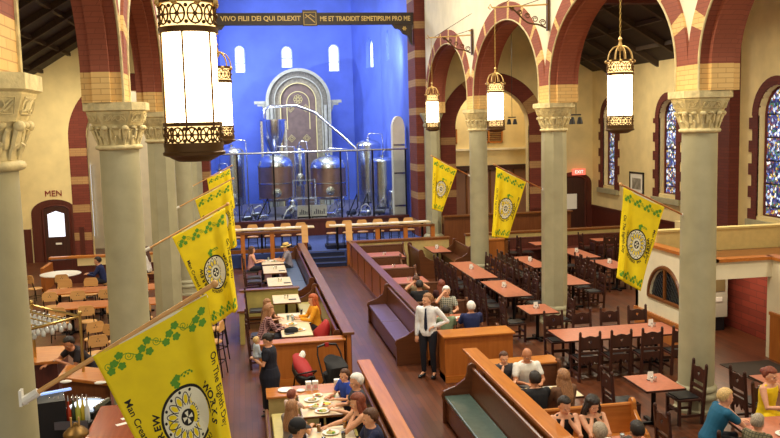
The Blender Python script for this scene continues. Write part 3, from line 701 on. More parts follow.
# ================================================================== BANNERS
def smooth(t): t = max(0, min(1, t)); return t*t*(3-2*t)
def banner(idx, ypl, brk, tip, q, side, label, pr=.016):
    """q: four pixels base-top, tip-top, tip-bottom, base-bottom measured on the plane y=ypl"""
    BT, TT, TB, BB = [ay(px, py, ypl) for px, py in q]
    t = thing('banner', label, 'banner', tuple(BT), 0, 'yellow banners on the columns')
    def loc(p): return V(p)-BT
    K = 1 if side == 'left' else -1            # local left in print
    Wd = 1.0; Ld = 1.6
    def surf(u, v, off=0.0):
        """u from base (0) to tip (1), v down (0..1)"""
        us = u
        # cloth gathers in pleats towards the tip edge
        fold = v**.8
        uu = u+.05*fold*sin(u*pi)
        top = BT.lerp(TT, uu); bot = BB.lerp(TB, uu)
        p = top.lerp(bot, v)
        amp = .10*fold*smooth((u-.55)/.3)
        dy = amp*sin((u-.55)*15)+.02*fold*sin(u*9+v*3)+.012*sin(v*11+u*3)
        sag = .03*sin(pi*u)*(1-v)*.6
        n = V((0, -1, 0))
        return loc(p)+V((0, -.02+dy, -sag*0))+n*off
    g = MB(); nu, nv = 40, 44
    for j in range(nv+1):
        for i in range(nu+1): g.v.append(tuple(surf(i/nu, j/nv)))
    for j in range(nv+1):
        for i in range(nu+1): pass
    for j in range(nv):
        for i in range(nu):
            a = j*(nu+1)+i; g.f.append((a, a+1, a+nu+2, a+nu+1)); g.m.append(0)
    cl = obj('cloth', g, 'yellow_flag', t, smooth=60)
    so = cl.modifiers.new('thickness', 'SOLIDIFY'); so.thickness = .003; so.offset = 1
    # printing: X (0..1 across the print from its left), Yd (0..1.6 downwards)
    def S(x, y, off): 
        u = x if side == 'left' else 1-x
        return surf(u, min(.995, y/Ld), off)
    for face in ((1,) if idx else (1,)):
        pb, pg, pw = MB(), MB(), MB()
        def ann(mb, cx, cy, r0, r1, off, n=64, a0=0, a1=2*pi):
            o = len(mb.v)
            for i in range(n+1):
                a = a0+(a1-a0)*i/n
                for r in (r0, (r0+r1)/2, r1): mb.v.append(tuple(S(cx+r*cos(a), cy+r*sin(a), off)))
            for i in range(n):
                for k in range(2): mb.f.append((o+i*3+k, o+i*3+k+1, o+i*3+k+4, o+i*3+k+3)); mb.m.append(0)
        cx, cy = .545, .86; RR = .275; K_ = 1.17
        ann(pb, cx, cy, .25, RR, .005)
        ann(pw, cx, cy, .0005, .249, .0045)
        for k in range(14):        # petals outlined in black with dark roundels
            a = 2*pi*k/14; ca, sa = cos(a), sin(a)
            pts = []
            for i in range(13):
                tt = pi*i/12; rad = (.085+.1*sin(tt))*K_; w = .032*cos(tt)*K_
                pts.append((cx+rad*ca-w*sa, cy+rad*sa+w*ca))
            for i in range(12):
                p0, p1 = V(pts[i]), V(pts[i+1]); d = (p1-p0).normalized(); nn = V((-d.y, d.x))*.004
                o = len(pb.v); pb.v += [tuple(S(*(q_), .006)) for q_ in (p0-nn, p1-nn, p1+nn, p0+nn)]; pb.f.append((o, o+1, o+2, o+3)); pb.m.append(0)
            ann(pb, cx+.229*cos(a+pi/14), cy+.229*sin(a+pi/14), .0005, .014, .006, 8)
            # yellow petal centres handled by cloth-coloured fill
        py_ = MB()
        for k in range(14):
            a = 2*pi*k/14; o = len(py_.v); c0 = (cx+.158*cos(a), cy+.158*sin(a)); 
            for i in range(12):
                tt = 2*pi*i/12; du, dv = .04*cos(tt), .02*sin(tt); py_.v.append(tuple(S(c0[0]+du*cos(a)-dv*sin(a), c0[1]+du*sin(a)+dv*cos(a), .0055)))
            py_.f.append(tuple(range(o, o+12))); py_.m.append(0)
        ann(pb, cx, cy, .0005, .072, .007, 24)
        for a in (0, pi/2, pi, 3*pi/2):     # white cross in the hub
            o = len(pw.v); d = (cos(a), sin(a)); n_ = (-sin(a), cos(a))
            for (r, w) in ((.008, .005), (.052, .02), (.052, -.02), (.008, -.005)): pw.v.append(tuple(S(cx+d[0]*r+n_[0]*w, cy+d[1]*r+n_[1]*w, .0085)))
            pw.f.append((o, o+1, o+2, o+3)); pw.m.append(0)
        # lettering round the wheel
        def ringtext(txt, amid, rad, size):
            n = len(txt); da = size*.80/rad
            for i, ch in enumerate(txt):
                if ch == ' ': continue
                a = amid+(i-(n-1)/2)*da
                def fn(p, a=a): 
                    x, y = p.x, p.y
                    rr = rad+y; return S(cx+rr*cos(a)-x*sin(a), cy+rr*sin(a)+x*cos(a), .006)
                text_into(pb, ch, size, fn, bold=.003)
        ringtext('BREW', pi+.05, .318, .092); ringtext('WORKS', -.05, .318, .092)
        ringtext('THE CHURCH', pi/2+.0, .308, .06)
        def side_text(txt, x, y0, size):
            fn = lambda p: S(x+p.y, y0+p.x, .006)
            text_into(pb, txt, size, fn, bold=.001, align='LEFT')
        side_text('Man Created Beer', .085, .46, .088) if side == 'left' else side_text('On The Eighth Day', .08, .46, .085)
        side_text('On The Eighth Day', .96, .46, .08) if side == 'left' else side_text('Man Created Beer', .925, .46, .085)
        # vine border
        rnd = random.Random(3)
        def leaf(x, y, r, a):
            pts = []
            for i in range(20):
                tt = 2*pi*i/20; rr = r*(.72+.28*abs(cos(2.5*tt))); pts.append((x+rr*cos(tt+a), y+rr*sin(tt+a)*.9))
            o = len(pg.v); pg.v.append(tuple(S(x, y, .006)));  pg.v += [tuple(S(*q_, .006)) for q_ in pts]
            for i in range(20): pg.f.append((o, o+1+i, o+1+(i+1) % 20)); pg.m.append(0)
        def line(pts, w):
            for i in range(len(pts)-1):
                p0, p1 = V(pts[i]), V(pts[i+1]); d = (p1-p0)
                if d.length < 1e-6: continue
                d.normalize(); nn = V((-d.y, d.x))*w
                o = len(pg.v); pg.v += [tuple(S(*q_, .005)) for q_ in (p0-nn, p1-nn, p1+nn, p0+nn)]; pg.f.append((o, o+1, o+2, o+3)); pg.m.append(0)
        for yb in (.14, 1.46):
            if yb > 1: obj('vine_print', pg, 'flag_green', cl); pg = MB()
            line([(.06+.88*i/50, yb+.03*sin(i*.5)) for i in range(51)], .003)
            for k in range(4):
                x = .12+k*.25
                for dx, dy in ((0, 0), (.05, .05), (-.045, .05), (.06, -.04)): leaf(x+dx, yb+dy, .038, rnd.random()*6)
                sx = x-.12 if k else x-.05
                line([(sx+.04*(1-i/22)*cos(i*.55), yb+.04*(1-i/22)*sin(i*.55)) for i in range(20)], .0025)
        obj('vine_print', pg, 'flag_green', cl); pg = MB()
        for dx, dy in ((.0, 0), (.04, -.02), (.02, .035)): leaf(cx-.02+dx, cy-.335+dy, .036, rnd.random()*6)
        line([(cx+.04+.13*i/8, cy-.345-.02*sin(i*.4)) for i in range(9)], .003)
        for i in range(6): leaf(cx+.07+.02*i, cy-.355+.02*(i % 2), .012, i)
        obj('emblem_ground', pw, 'flag_white', cl); obj('petal_print', py_, 'yellow_flag', cl)
        obj('black_print', pb, 'flag_black', cl); obj('hop_print', pg, 'flag_green', cl)
    b3, t3 = ay(*brk, ypl), ay(*tip, ypl)
    d = (t3-b3); e = t3+d.normalized()*.03
    obj('pole', MB().tube([loc(b3), loc(e)], pr, 8), 'pale_wood' if side == 'left' else 'oak', t, smooth=60)
    obj('finial', MB().sph(loc(e), .03, 8), 'pale_wood', t, smooth=60)
    sl = MB(); sl.tube([loc(BT)+V((0, -.0, -.012)), loc(TT)+V((0, 0, -.012))], pr*.85, 8); obj('sleeve', sl, 'flag_white', t, smooth=60)
    bk_ = MB(); dn = d.normalized(); w = loc(b3)
    bk_.tube([w-dn*.06, w+dn*.07], pr*1.7, 8); bk_.cb(w-V((dn.x*.07, 0, -.0)), (.02, .07, .12)); bk_.tube([w-dn*.02-V((0, 0, .03)), w-V((dn.x*.07, 0, .05))], .014, 6)
    obj('wall_socket', bk_, 'white', t)
    return t
banner(0, 6.5, (30, 397), (211, 286), ((93, 356), (207, 294), (238, 480), (178, 520)), 'left', 'biggest yellow brewery banner, nearest, filling the lower left foreground', .019)
banner(1, 13.9, (146, 250), (226, 205), ((172, 237), (225, 208), (238, 309), (213, 325)), 'left', 'yellow banner hanging directly above and behind the biggest one')
banner(2, 21.0, (177, 208), (232, 179), ((195, 200), (230, 181), (237, 246), (213, 258)), 'left', 'yellow banner third from the front on the left columns')
banner(3, 28.1, (191, 187), (231, 166), ((207, 179), (230, 168), (235, 208), (214, 218)), 'left', 'farthest and smallest yellow banner of the left row')
banner(4, 13.9, (685, 216), (622, 185), ((664, 207), (623, 187), (617, 278), (640, 291)), 'right', 'yellow banner at the right beside the half-round lattice window')
banner(5, 21.0, (544, 190), (495, 165), ((526, 182), (496, 167), (492, 237), (508, 238)), 'right', 'yellow banner in the middle of the right arcade, pole on octagonal column')
banner(6, 28.1, (470, 176), (432, 156), ((457, 170), (433, 157), (432, 209), (442, 212)), 'right', 'small yellow banner near the chancel pier on the right')
# ================================================================== BREWERY IN THE APSE
BF = .95
gp = thing('glass_partition', 'tall glass partition with thin dark posts in front of the brewing tanks', 'glass screen', (0, 37.75, 0))
px_ = [ay(p, 180, 37.75).x for p in (206, 238, 274, 308, 341, 373, 406)]
for x in px_: obj('post', MB().box(x-.035, -.035, 1.24, x+.035, .035, 4.2), 'black_metal', gp)
obj('top_rail', MB().tube([(px_[0]-.2, 0, 4.22), (px_[-1]+.1, 0, 4.22)], .045, 8), 'steel', gp, smooth=50)
for a, b in zip(px_, px_[1:]): obj('glass_panel', MB().box(a+.04, -.006, 1.26, b-.04, .006, 4.15), 'screen_glass', gp)
def tank(name, label, x, y, r, zb, zt, mid='steel', legs=4, dome=.35, cone=0, ring=True, manway=True, pipe=True):
    t = thing(name, label, 'brewing tank', (x, y, BF))
    z0, z1 = zb-BF, zt-BF
    prof = []
    if cone: prof += [(.04, z0-cone), (r, z0)]
    else: prof += [(.02, z0-.08), (r*.7, z0-.04), (r, z0+.06)]
    body = MB().lathe(prof+[(r, z0+.07), (r, z1)], n=36); obj('shell', body, mid, t, smooth=35)
    dm = MB().lathe([(r*1.01, z1)]+[(r*cos(a), z1+dome*sin(a)) for a in [pi/2*i/7 for i in range(7)]]+[(.12, z1+dome), (.12, z1+dome+.08), (.02, z1+dome+.1)], n=36)
    obj('domed_lid', dm, 'steel', t, smooth=35)
    bn = MB()
    for z in ((z0+.08, z1-.02) if not ring else (z0+.08, (z0+z1)/2, z1-.02)): obj('band', MB().lathe([(r*1.0, z-.025), (r*1.035, z-.025), (r*1.035, z+.025), (r*1.0, z+.025)], n=36), 'steel', t, smooth=35)
    for k in range(legs):
        a = pi/4+2*pi*k/legs; q = r*.9; obj('leg', MB().tube([(q*cos(a), q*sin(a), 0), (q*cos(a), q*sin(a), z0+.15)], .045, 8), 'steel', t, smooth=50)
    if manway: m = obj('manway', MB().lathe([(.2, 0), (.22, .02), (.22, .05), (.02, .08)], n=16), 'steel', t, smooth=40); m.rotation_euler = (pi/2, 0, 0); m.location = (.0, -r*.98, z0+.4)
    if pipe: obj('pipe', MB().tube([(0, 0, z1+dome), (0, 0, z1+dome+.25), (.1, 0, z1+dome+.32), (r+.1, 0, z1+dome+.28), (r+.14, 0, z1), (r+.14, 0, .1)], .03, 8), 'steel', t, smooth=50)
    return t
def X43(px, y): return ay(px, 170, y).x
tank('fermenter_tank', 'tall steel tank at the far left behind the railing', X43(232, 43.5), 43.5, .62, 1.5, 4.15, dome=.3)
tank('kettle_tank', 'copper-banded domed kettle left of centre under the steel hopper', X43(275.5, 42.5), 42.5, .86, 1.75, 3.45, 'brownish', dome=.62)
tank('kettle_tank', 'copper-banded domed kettle right of centre beside the white signs', X43(328, 42.5), 42.5, .88, 1.75, 3.3, 'brownish', dome=.6)
tank('fermenter_tank', 'tall steel cylinder standing right of the copper kettles', X43(369, 44.2), 44.2, .64, 1.3, 4.3, dome=.28)
tank('fermenter_tank', 'shorter steel cylinder with lid beside the tall one, at right', X43(383, 41.0), 41.0, .6, 1.3, 3.55, dome=.22)
tank('small_tank', 'little steel vessel in front of the right tanks', X43(393, 39.6), 39.6, .25, 1.2, 2.15, dome=.1, pipe=False)
tank('small_tank', 'little steel vessel low in the middle behind glass', X43(291, 39.6), 39.6, .2, 1.15, 1.9, dome=.1, pipe=False)
tank('lauter_vessel', 'narrow upright steel vessel between the two copper kettles', X43(300, 44.5), 44.5, .28, 2.3, 4.15, dome=.12, legs=3)
tank('lauter_vessel', 'slender upright steel vessel at far left beside the tall tank', X43(219, 40.6), 40.6, .28, 1.3, 3.2, dome=.2)
# grain hopper on tall legs, its cone pointing down
hx = X43(275, 44)
hp = thing('grain_hopper', 'steel cone hopper on a tall frame above the left copper kettle', 'hopper', (hx, 44, BF))
obj('cone', MB().lathe([(.12, 2.85), (.16, 2.95), (.46, 3.7), (.6, 4.25), (.62, 4.72), (.58, 4.76)], n=32), 'steel', hp, smooth=30)
obj('rim', MB().lathe([(.6, 4.7), (.66, 4.7), (.66, 4.78), (.6, 4.78)], n=32), 'steel', hp, smooth=30)
for sx in (-1, 1):
    for sy in (-1, 1): obj('leg', MB().box(sx*.6-.05, sy*.6-.05, 0, sx*.6+.05, sy*.6+.05, 4.7), 'steel', hp)
obj('auger_pipe', MB().tube([(-.45, 0, 4.85), (-.4, 0, 5.3), (-.1, 0, 5.45), (1.2, -.2, 5.45), (2.1, -.4, 5.1), (3.4, -.8, 3.9), (4.1, -1.0, 3.2)], .07, 8), 'steel', hp, smooth=50)
obj('outlet', MB().lathe([(.1, 2.7), (.1, 3.3)], n=12), 'steel', hp)
# steel work platform with ladder
wp = thing('work_platform', 'steel brewers platform with ladder between the kettles', 'platform', (X43(303, 40.9), 40.9, BF))
obj('deck', MB().box(-.55, -.4, .95, .6, .4, 1.0), 'steel', wp)
for sx in (-1, 1):
    obj('ladder_rail', MB().tube([(.35+sx*.16, -.55, 0), (.35+sx*.16, -.4, 1.9)], .025, 6), 'steel', wp)
rg = MB()
for k in range(5): rg.tube([(.19, -.53+.04*k, .2+.2*k), (.51, -.53+.04*k, .2+.2*k)], .018, 6)
obj('ladder_rung', rg, 'steel', wp)
for sx in (-.5, .55):
    for sy in (-.35, .35): obj('leg', MB().box(sx-.03, sy-.03, 0, sx+.03, sy+.03, .95), 'steel', wp)
obj('handrail', MB().tube([(-.5, .35, 1.0), (-.5, .35, 1.8), (-.5, -.35, 1.8), (-.5, -.35, 1.0)], .022, 6).tube([(-.5, .35, 1.8), (.6, .35, 1.8), (.6, .35, 1.0)], .022, 6), 'steel', wp)
for k, (px, w_, lab) in enumerate(((305, .62, 'white framed sketch of tanks, left of two behind the glass'), (320, .68, 'white framed sketch of tanks, right of two behind the glass'))):
    x = ay(px-1, 210, 38.3).x
    t = thing('framed_sketch', lab, 'picture', (x, 38.2, 1.3))
    obj('board', MB().box(-w_/2, 0, 0, w_/2, .04, .5), 'paper', t)
    ln = MB()
    for i in range(6):
        a = -w_/2+.1+i*(w_-.2)/5.5; h = .08+.14*((i*7) % 4)/4; ln.box(a, -.008, .12, a+.05, 0, .14+h)
    ln.box(-w_/2+.06, -.008, .09, w_/2-.06, 0, .11)
    obj('drawing', ln, 'steel_dark', t)
    obj('stand', MB().box(-w_/2, .0, -.06, w_/2, .08, 0).box(-w_/2, .02, -.35, -w_/2+.05, .06, -.06).box(w_/2-.05, .02, -.35, w_/2, .06, -.06), 'black', t)
# pumps, hoses and drums on the brew-house floor
rnd = random.Random(5)
hz = [(228, 38.9), (246, 39.0), (262, 39.3), (286, 39.1), (330, 39.2), (351, 39.6), (365, 39.3), (379, 39.5), (362, 40.2), (255, 40.6), (338, 40.8)]
pk = ['steel pump on the brewhouse floor under the tall left tank', 'steel pump low beside the left kettle foot', 'steel pump standing under the left copper kettle', 'steel pump below the cone hopper',
      'steel pump under the right copper kettle', 'steel pump right of the white sketches', 'steel pump with hose before the tall steel cylinder', 'steel pump beside the little right vessel', 'steel pump at the right end of the glass screen', 'steel pump behind the others at left', 'steel pump tucked behind the right kettle leg']
for k, (px, y) in enumerate(hz):
    x = ay(px, 205, y).x; t = thing('brewery_pump', pk[k], 'pump', (x, y, BF), rnd.uniform(-.8, .8), 'pumps and fittings')
    m = MB(); m.lathe([(.12, .0), (.15, .02), (.15, .05), (.06, .08), (.06, .2)], n=14); m.tube([(-.22, 0, .3), (.18, 0, .3)], [.11, .11], 12); m.tube([(.18, 0, .3), (.26, 0, .3)], [.15, .13], 12)
    obj('motor', m, 'steel_dark' if k % 2 else 'steel', t, smooth=40)
    obj('hose', MB().tube([(.26, 0, .34), (.36, -.1, .55), (.2, -.2, .75+.2*(k % 3)), (-.1, -.15, .6), (-.3, 0, .08), (-.5, .2, .05)], .03, 8), ['white', 'steel', 'black'][k % 3], t, smooth=60)
# altar (reredos) behind the tanks
al = thing('stone_reredos', 'tall round-arched pale stone altarpiece against the blue apse wall', 'altarpiece', (3.28, 47.6, 0))
ya = 47.6
def archband(r0, r1, y0, y1, sz, m, name, zb=.95):
    mb = MB(); n = 28
    for s in (-1, 1): mb.box(s*r0, y0, zb, s*r1, y1, sz)
    for i in range(n):
        a, b = pi*i/n, pi*(i+1)/n; q = [(-r*cos(t), sz+r*sin(t)) for r, t in ((r0, a), (r1, a), (r1, b), (r0, b))]
        mb.hexa([(x, y0, z) for x, z in q]+[(x, y1, z) for x, z in q])
    return obj(name, mb, m, al)
AW = 1.78; SZ = 6.75
gs = mat('grey carved stone', (146, 146, 136), .7, noise=.08, nscale=6, bump=.2)
br_ = mat('painted umber panel', (96, 78, 72), .7, noise=.1, nscale=4)
gl = mat('gilt line', (200, 186, 130), .5)
archband(AW-.14, AW, -.35, .35, SZ, gs, 'outer_arch'); archband(AW-.17, AW-.13, -.40, -.3, SZ, gs, 'moulding')
archband(AW-.45, AW-.14, -.2, .35, SZ, mat('carved grey stone dark', (96, 92, 84), .7, noise=.2, nscale=14, bump=.5), 'carved_arch')
archband(AW-.5, AW-.44, -.25, .3, SZ, gs, 'moulding'); archband(AW-.78, AW-.5, -.05, .35, SZ, mat('carved grey stone mid', (120, 112, 96), .7, noise=.15, nscale=10), 'inner_arch')
archband(AW-.82, AW-.78, -.1, .3, SZ-.0, gl, 'gilt_line')
pn = MB(); r = AW-.8; pts = [(-r, .95)]+[(-r*cos(pi*i/24), SZ+r*sin(pi*i/24)) for i in range(25)]+[(r, .95)]
pn.prism(pts, .05, .3, 'y'); panel = obj('painted_panel', pn, br_, al)
ln = MB(); r = .62
ln.tube([(-r, .03, 5.2)]+[(-r*cos(pi*i/20), .03, SZ-.1+r*sin(pi*i/20)) for i in range(21)]+[(r, .03, 5.2)], .025, 5)
for cx, cz in ((-.42, 6.35), (.42, 6.35), (-.42, 4.7), (.42, 4.7)):
    for s in (.2, .1): ln.tube([(cx-s, .03, cz), (cx, .03, cz+s), (cx+s, .03, cz), (cx, .03, cz-s)], .018, 4, closed=True)
for k in range(8):
    a = k*pi/4; ln.tube([(.16*cos(a)+.09*cos(t), .03, 6.85+.16*sin(a)+.09*sin(t)) for t in [2*pi*i/8 for i in range(8)]], .012, 4, closed=True)
obj('gilt_ornament', ln, gl, panel)
for s in (-1, 1):
    wv = MB().box(s*AW, -.15, 6.62, s*(AW+.62), .3, 6.78).box(s*AW, -.1, 6.5, s*(AW+.45), .25, 6.62).prism([(s*AW, 6.0), (s*(AW+.2), 6.5), (s*AW, 6.5)], -.05, .2, 'y')
    obj('side_ledge', wv, gs, al)
for s in (-1, 1): obj('pillar', MB().lathe([(.1, .95), (.1, 6.5)], (s*(AW-.3), -.3, 0), n=16), gs, al, smooth=50)
# pale arched cabinet seen edge-on by the chancel pier
t = thing('arched_cabinet', 'pale arched glass-fronted cabinet beside the right end of the glass screen', 'cabinet', (7.2, 38.5, BF))
obj('body', MB().prism([(-.28, 0), (-.28, 4.2)]+[(-.28*cos(pi*i/12), 4.2+.55*sin(pi*i/12)) for i in range(13)]+[(.28, 4.2), (.28, 0)], 0, .5, 'y'), 'plaster_white', t)
obj('shelf', MB().box(-.26, -.03, .6, .26, 0, .68).box(-.26, -.03, 2.1, .26, 0, 2.18).box(-.26, -.03, 3.4, .26, 0, 3.48), 'steel', t)
# ================================================================== FURNITURE
ORD = ['first', 'second', 'third', 'fourth', 'fifth', 'sixth', 'seventh', 'eighth']
def arcp(cx, cy, r, a0, a1, n): return [(cx+r*cos(a0+(a1-a0)*i/n), cy+r*sin(a0+(a1-a0)*i/n)) for i in range(n+1)]
# --- long wooden screens beside the centre aisle
def screen(x0, y0, x1, y1, h, label, facem='brown_v', capm='brown'):
    t = thing('wood_screen', label, 'partition', (0, 0, 0), 0)
    obj('panel', MB().box(x0+.03, y0, 0, x1-.03, y1, h-.05), facem, t)
    obj('base_board', MB().box(x0+.005, y0-.0, 0, x1-.005, y1, .12), 'brown', t)
    y = y0+.02
    while y < y1: obj('batten', MB().box(x0+.012, y, .12, x1-.012, y+.05, h-.05), capm, t); y += 1.6
    obj('cap_rail', MB().box(x0-.05, y0-.04, h-.05, x1+.05, y1+.04, h+.01), capm, t, bev=.012)
    return t
screen(1.99, 17.25, 2.13, 31.3, 1.03, 'long wooden screen on the left of the aisle running up to the blue steps', 'oak_v', 'brown')
screen(1.99, 6.0, 2.13, 15.05, 1.03, 'near wooden screen behind the white-haired diner, cut by the bottom edge', 'oak_v', 'oak')
screen(3.86, 17.9, 4.0, 31.4, 1.03, 'long wooden screen on the right of the aisle behind the empty bench', 'oak_v', 'brown')
screen(4.02, 6.0, 4.2, 15.2, 1.06, 'near right golden wood screen running diagonally to the bottom edge', 'oak_v', 'oak')
# --- pews
def pew(name, label, x, y, L, rot, h=.9, seat=.45, depth=.48, cushion=None, m='brown', ends=True, cushions=1, group=None, nos=False):
    m = 'pew_dark' if m == 'brown' else m
    """local: length along x (0..L), sitter faces +y, back at y=0"""
    t = thing(name, label, 'bench', (x, y, 0), rot, group)
    obj('backrest', MB().hexa([(0, -.02, .08), (L, -.02, .08), (L, .03, .08), (0, .03, .08), (0, -.07, h), (L, -.07, h), (L, -.03, h), (0, -.03, h)]), m, t)
    obj('top_rail', MB().tube([(0, -.05, h), (L, -.05, h)], .035, 8), m, t, smooth=40)
    obj('seat', MB().box(0, .0, seat-.04, L, depth, seat), m, t, bev=.01)
    obj('seat_front', MB().box(0, depth-.06, .05, L, depth-.03, seat-.04), m, t)
    if cushion:
        g = .01; w = (L-.06)/cushions
        for k in range(cushions): obj('cushion', MB().box(.03+w*k+g, .02, seat, .03+w*(k+1)-g, depth+.01, seat+.06), cushion, t, bev=.02)
    if ends:
        pts = [(depth+.03, 0), (depth+.03, .42), (depth+.06, .5), (depth+.02, .58), (depth-.08, .62), (depth-.2, .66), (.1, .78), (.06, h-.06)]+arcp(-.03, h+.02, .085, 0, pi, 8)+[(-.11, h-.1), (-.07, .5), (-.07, 0)]
        for xx in (-.03, L-.03):
            obj('end_panel', MB().prism(pts, xx, xx+.06, 'x'), m, t, bev=.008)
    return t
# aisle benches
pew('aisle_bench', 'brown pew with two plum cushions against the right screen, behind the standing man', 3.84, 22.5, 4.4, -pi/2+pi, cushion='cushion_p', cushions=2, h=1.0) if False else None
def pew_y(name, label, xback, y0, y1, face, **k):
    # back along Y; face +1: sitter looks +x ; -1: sitter looks -x
    if face > 0: return pew(name, label, xback, y1, y1-y0, -pi/2, **k)
    return pew(name, label, xback, y0, y1-y0, pi/2, **k)
def pew_x(name, label, x0, x1, yback, face, **k):
    if face > 0: return pew(name, label, x0, yback, x1-x0, 0, **k)
    return pew(name, label, x1, yback, x1-x0, pi, **k)
pew_y('aisle_bench', 'brown pew with two plum cushions facing the aisle beside the standing man', 3.72, 18.1, 22.3, -1, h=.95, cushion='cushion_p', cushions=2)
pew_y('aisle_bench', 'brown pew with teal grey cushion at bottom centre against the near right screen', 3.86, 8.0, 14.3, -1, h=.95, cushion='cushion_g', cushions=1)
# left block: benches against the left screen
pew_y('booth_bench', 'blue-cushioned bench behind the diner in the straw hat', 1.84, 24.2, 31.0, -1, h=.9, cushion='cushion_b', cushions=3)
pew_y('booth_bench', 'bench with yellow-green cushion behind the diner in orange', 1.84, 17.7, 23.2, -1, h=.9, cushion='cushion_y', cushions=3)
pew_y('booth_bench', 'near bench behind the white-haired diner and the boy in blue', 1.84, 8.0, 14.2, -1, h=.9, cushion='cushion_y', cushions=3)
pew_y('booth_bench', 'bench with pale yellow-green cushion under the toddler at the near left table', .3, 8.0, 14.1, 1, h=.55, cushion='cushion_y', cushions=3, ends=False, depth=.42)
# cross partitions of the left block
def cross(x0, x1, y, h, label, th=.2, face='oak_v', cap='oak_x', cat='partition'):
    t = thing('wood_partition', label, cat, (0, 0, 0))
    obj('panel', MB().box(x0, y+.02, 0, x1, y+th-.02, h-.04), face, t); obj('plinth', MB().box(x0, y, 0, x1, y+th, .14), cap, t)
    obj('top_board', MB().box(x0-.04, y-.04, h-.04, x1+.04, y+th+.04, h), cap, t, bev=.01); return t
cross(-.15, 1.42, 23.35, .9, 'low cross partition with yellow panel between the two far booth groups', .16, 'cushion_y', 'brown')
cross(.2, 1.95, 17.2, .92, 'golden wood partition behind the stroller and red car seat', .28)
cross(.3, 1.95, 14.35, .72, 'low wooden shelf end of the near booth with plates on it', .45, 'low_wall')
cross(3.95, 5.4, 16.55, .98, 'golden wood cabinet-like partition beside the standing man', .55)
cross(4.25, 5.6, 14.55, .9, 'small golden partition behind the bald man in the white shirt', .4)
t = thing('low_side_wall', 'narrow yellow-green side panel beside the left dining chairs', 'partition', (0, 0, 0))
obj('panel', MB().box(-.2, 20.9, 0, -.08, 23.3, .8), 'cushion_y', t); obj('top_board', MB().box(-.24, 20.85, .8, -.04, 23.3, .85), 'brown', t)
# right booths (cross pews)
pew_x('booth_pew', 'farthest brown pew of the right booths below the yellow wall', 4.05, 5.75, 30.45, -1, h=.92, ends=True, m='brown')
pew_x('booth_pew', 'brown pew between the first and second purple-lit booth tables', 4.05, 5.15, 27.75, -1, h=.9, m='brown')
pew_x('booth_pew', 'brown pew between the second and third purple-lit booth tables', 4.05, 5.15, 25.35, -1, h=.9, m='brown')
pew_x('booth_pew', 'brown pew behind the diner in khaki leaning on his hands', 4.05, 5.35, 22.75, -1, h=.9, m='brown')
pew_x('booth_pew', 'brown pew behind the plaid-shirted diner', 4.05, 5.45, 20.4, -1, h=.85, m='brown')
pew_x('booth_pew', 'pew holding the white-haired diner in navy, just beyond the golden partition', 4.05, 5.35, 17.55, 1, h=.85, m='brown')
pew_x('booth_pew', 'pew under the bald man in the white shirt', 4.25, 5.6, 14.5, -1, h=.85, m='brown')
pew_x('booth_pew', 'pew between the family of four and the two dark-haired women', 4.25, 5.85, 12.0, -1, h=.88, m='oak_x')
pew_y('booth_pew', 'orange-brown pew left of the small far table by the yellow wall', 6.0, 28.3, 30.3, 1, h=.92, m='brown')
pew_y('booth_pew', 'brown scroll-ended pew right of the small far table by the yellow wall', 7.75, 28.5, 30.7, -1, h=.92, m='brown')
t = thing('wood_partition', 'golden oak screen panel standing just right of the third column', 'partition', (0, 0, 0))
obj('panel', MB().box(8.25, 28.75, 0, 9.1, 28.85, 1.15), 'oak_v', t); obj('end_post', MB().box(9.1, 28.7, 0, 9.2, 28.9, 1.22), 'brown', t); obj('top_board', MB().box(8.22, 28.7, 1.15, 9.2, 28.9, 1.2), 'oak_x', t)
pew_x('booth_pew', 'long dark pew along the low cream wall at the back right', 9.5, 14.8, 31.05, -1, h=.85, m='mahogany')
# --- balustrades and counters on the blue platform
def balustrade(x0, x1, xs, label):
    t = thing('balustrade', label, 'railing', (0, 32.25, 0))
    for x in xs: obj('post', MB().box(x-.08, -.07, 0, x+.08, .07, 1.42), 'oak_v', t)
    obj('top_rail', MB().box(x0, -.09, 1.34, x1, .09, 1.42), 'brown', t); obj('lower_rail', MB().box(x0, -.05, .62, x1, .05, .76), 'brown', t)
    return t
balustrade(-1.3, 2.38, [-1.2, -.05, 1.05, 2.28], 'golden wood balustrade left of the blue steps')
balustrade(3.88, 7.35, [3.97, 5.1, 6.2, 7.28], 'golden wood balustrade right of the blue steps')
for x, lab in ((2.28, 'pale yellow sign board on the newel left of the steps'), (3.97, 'pale yellow sign board on the newel right of the steps')):
    tag(obj('newel_sign', MB().hexa([(x-.12, 32.02, .95), (x+.12, 32.02, .95), (x+.12, 32.06, .95), (x-.12, 32.06, .95), (x-.12, 32.15, 1.62), (x+.12, 32.15, 1.62), (x+.12, 32.18, 1.62), (x-.12, 32.18, 1.62)]), 'pale_wood'), lab, 'sign')
for x0, x1, lab in ((-1.35, 2.7, 'long pale counter on the platform left of the steps, laid with paper mats'), (3.3, 7.3, 'long pale counter on the platform right of the steps, laid with paper mats')):
    t = thing('dining_counter', lab, 'counter', (0, 32.85, .5))
    obj('counter_top', MB().box(x0, -.25, .93, x1, .25, .98), 'cream_top', t, bev=.01)
    for x in (x0+.3, (x0+x1)/2, x1-.3): obj('support', MB().box(x-.04, -.04, 0, x+.04, .04, .93), 'black_metal', t)
    k = 0; x = x0+.4
    while x < x1-.3:
        mm = tag(obj('paper_mat', MB().box(x-.17, 32.75, 1.481, x+.17, 33.0, 1.484), 'paper'), 'white paper mat, %s along the %s platform counter' % (ORD[k], 'left' if x0 < 0 else 'right'), 'place mat', 'paper mats on the platform counters'); k += 1; x += .55
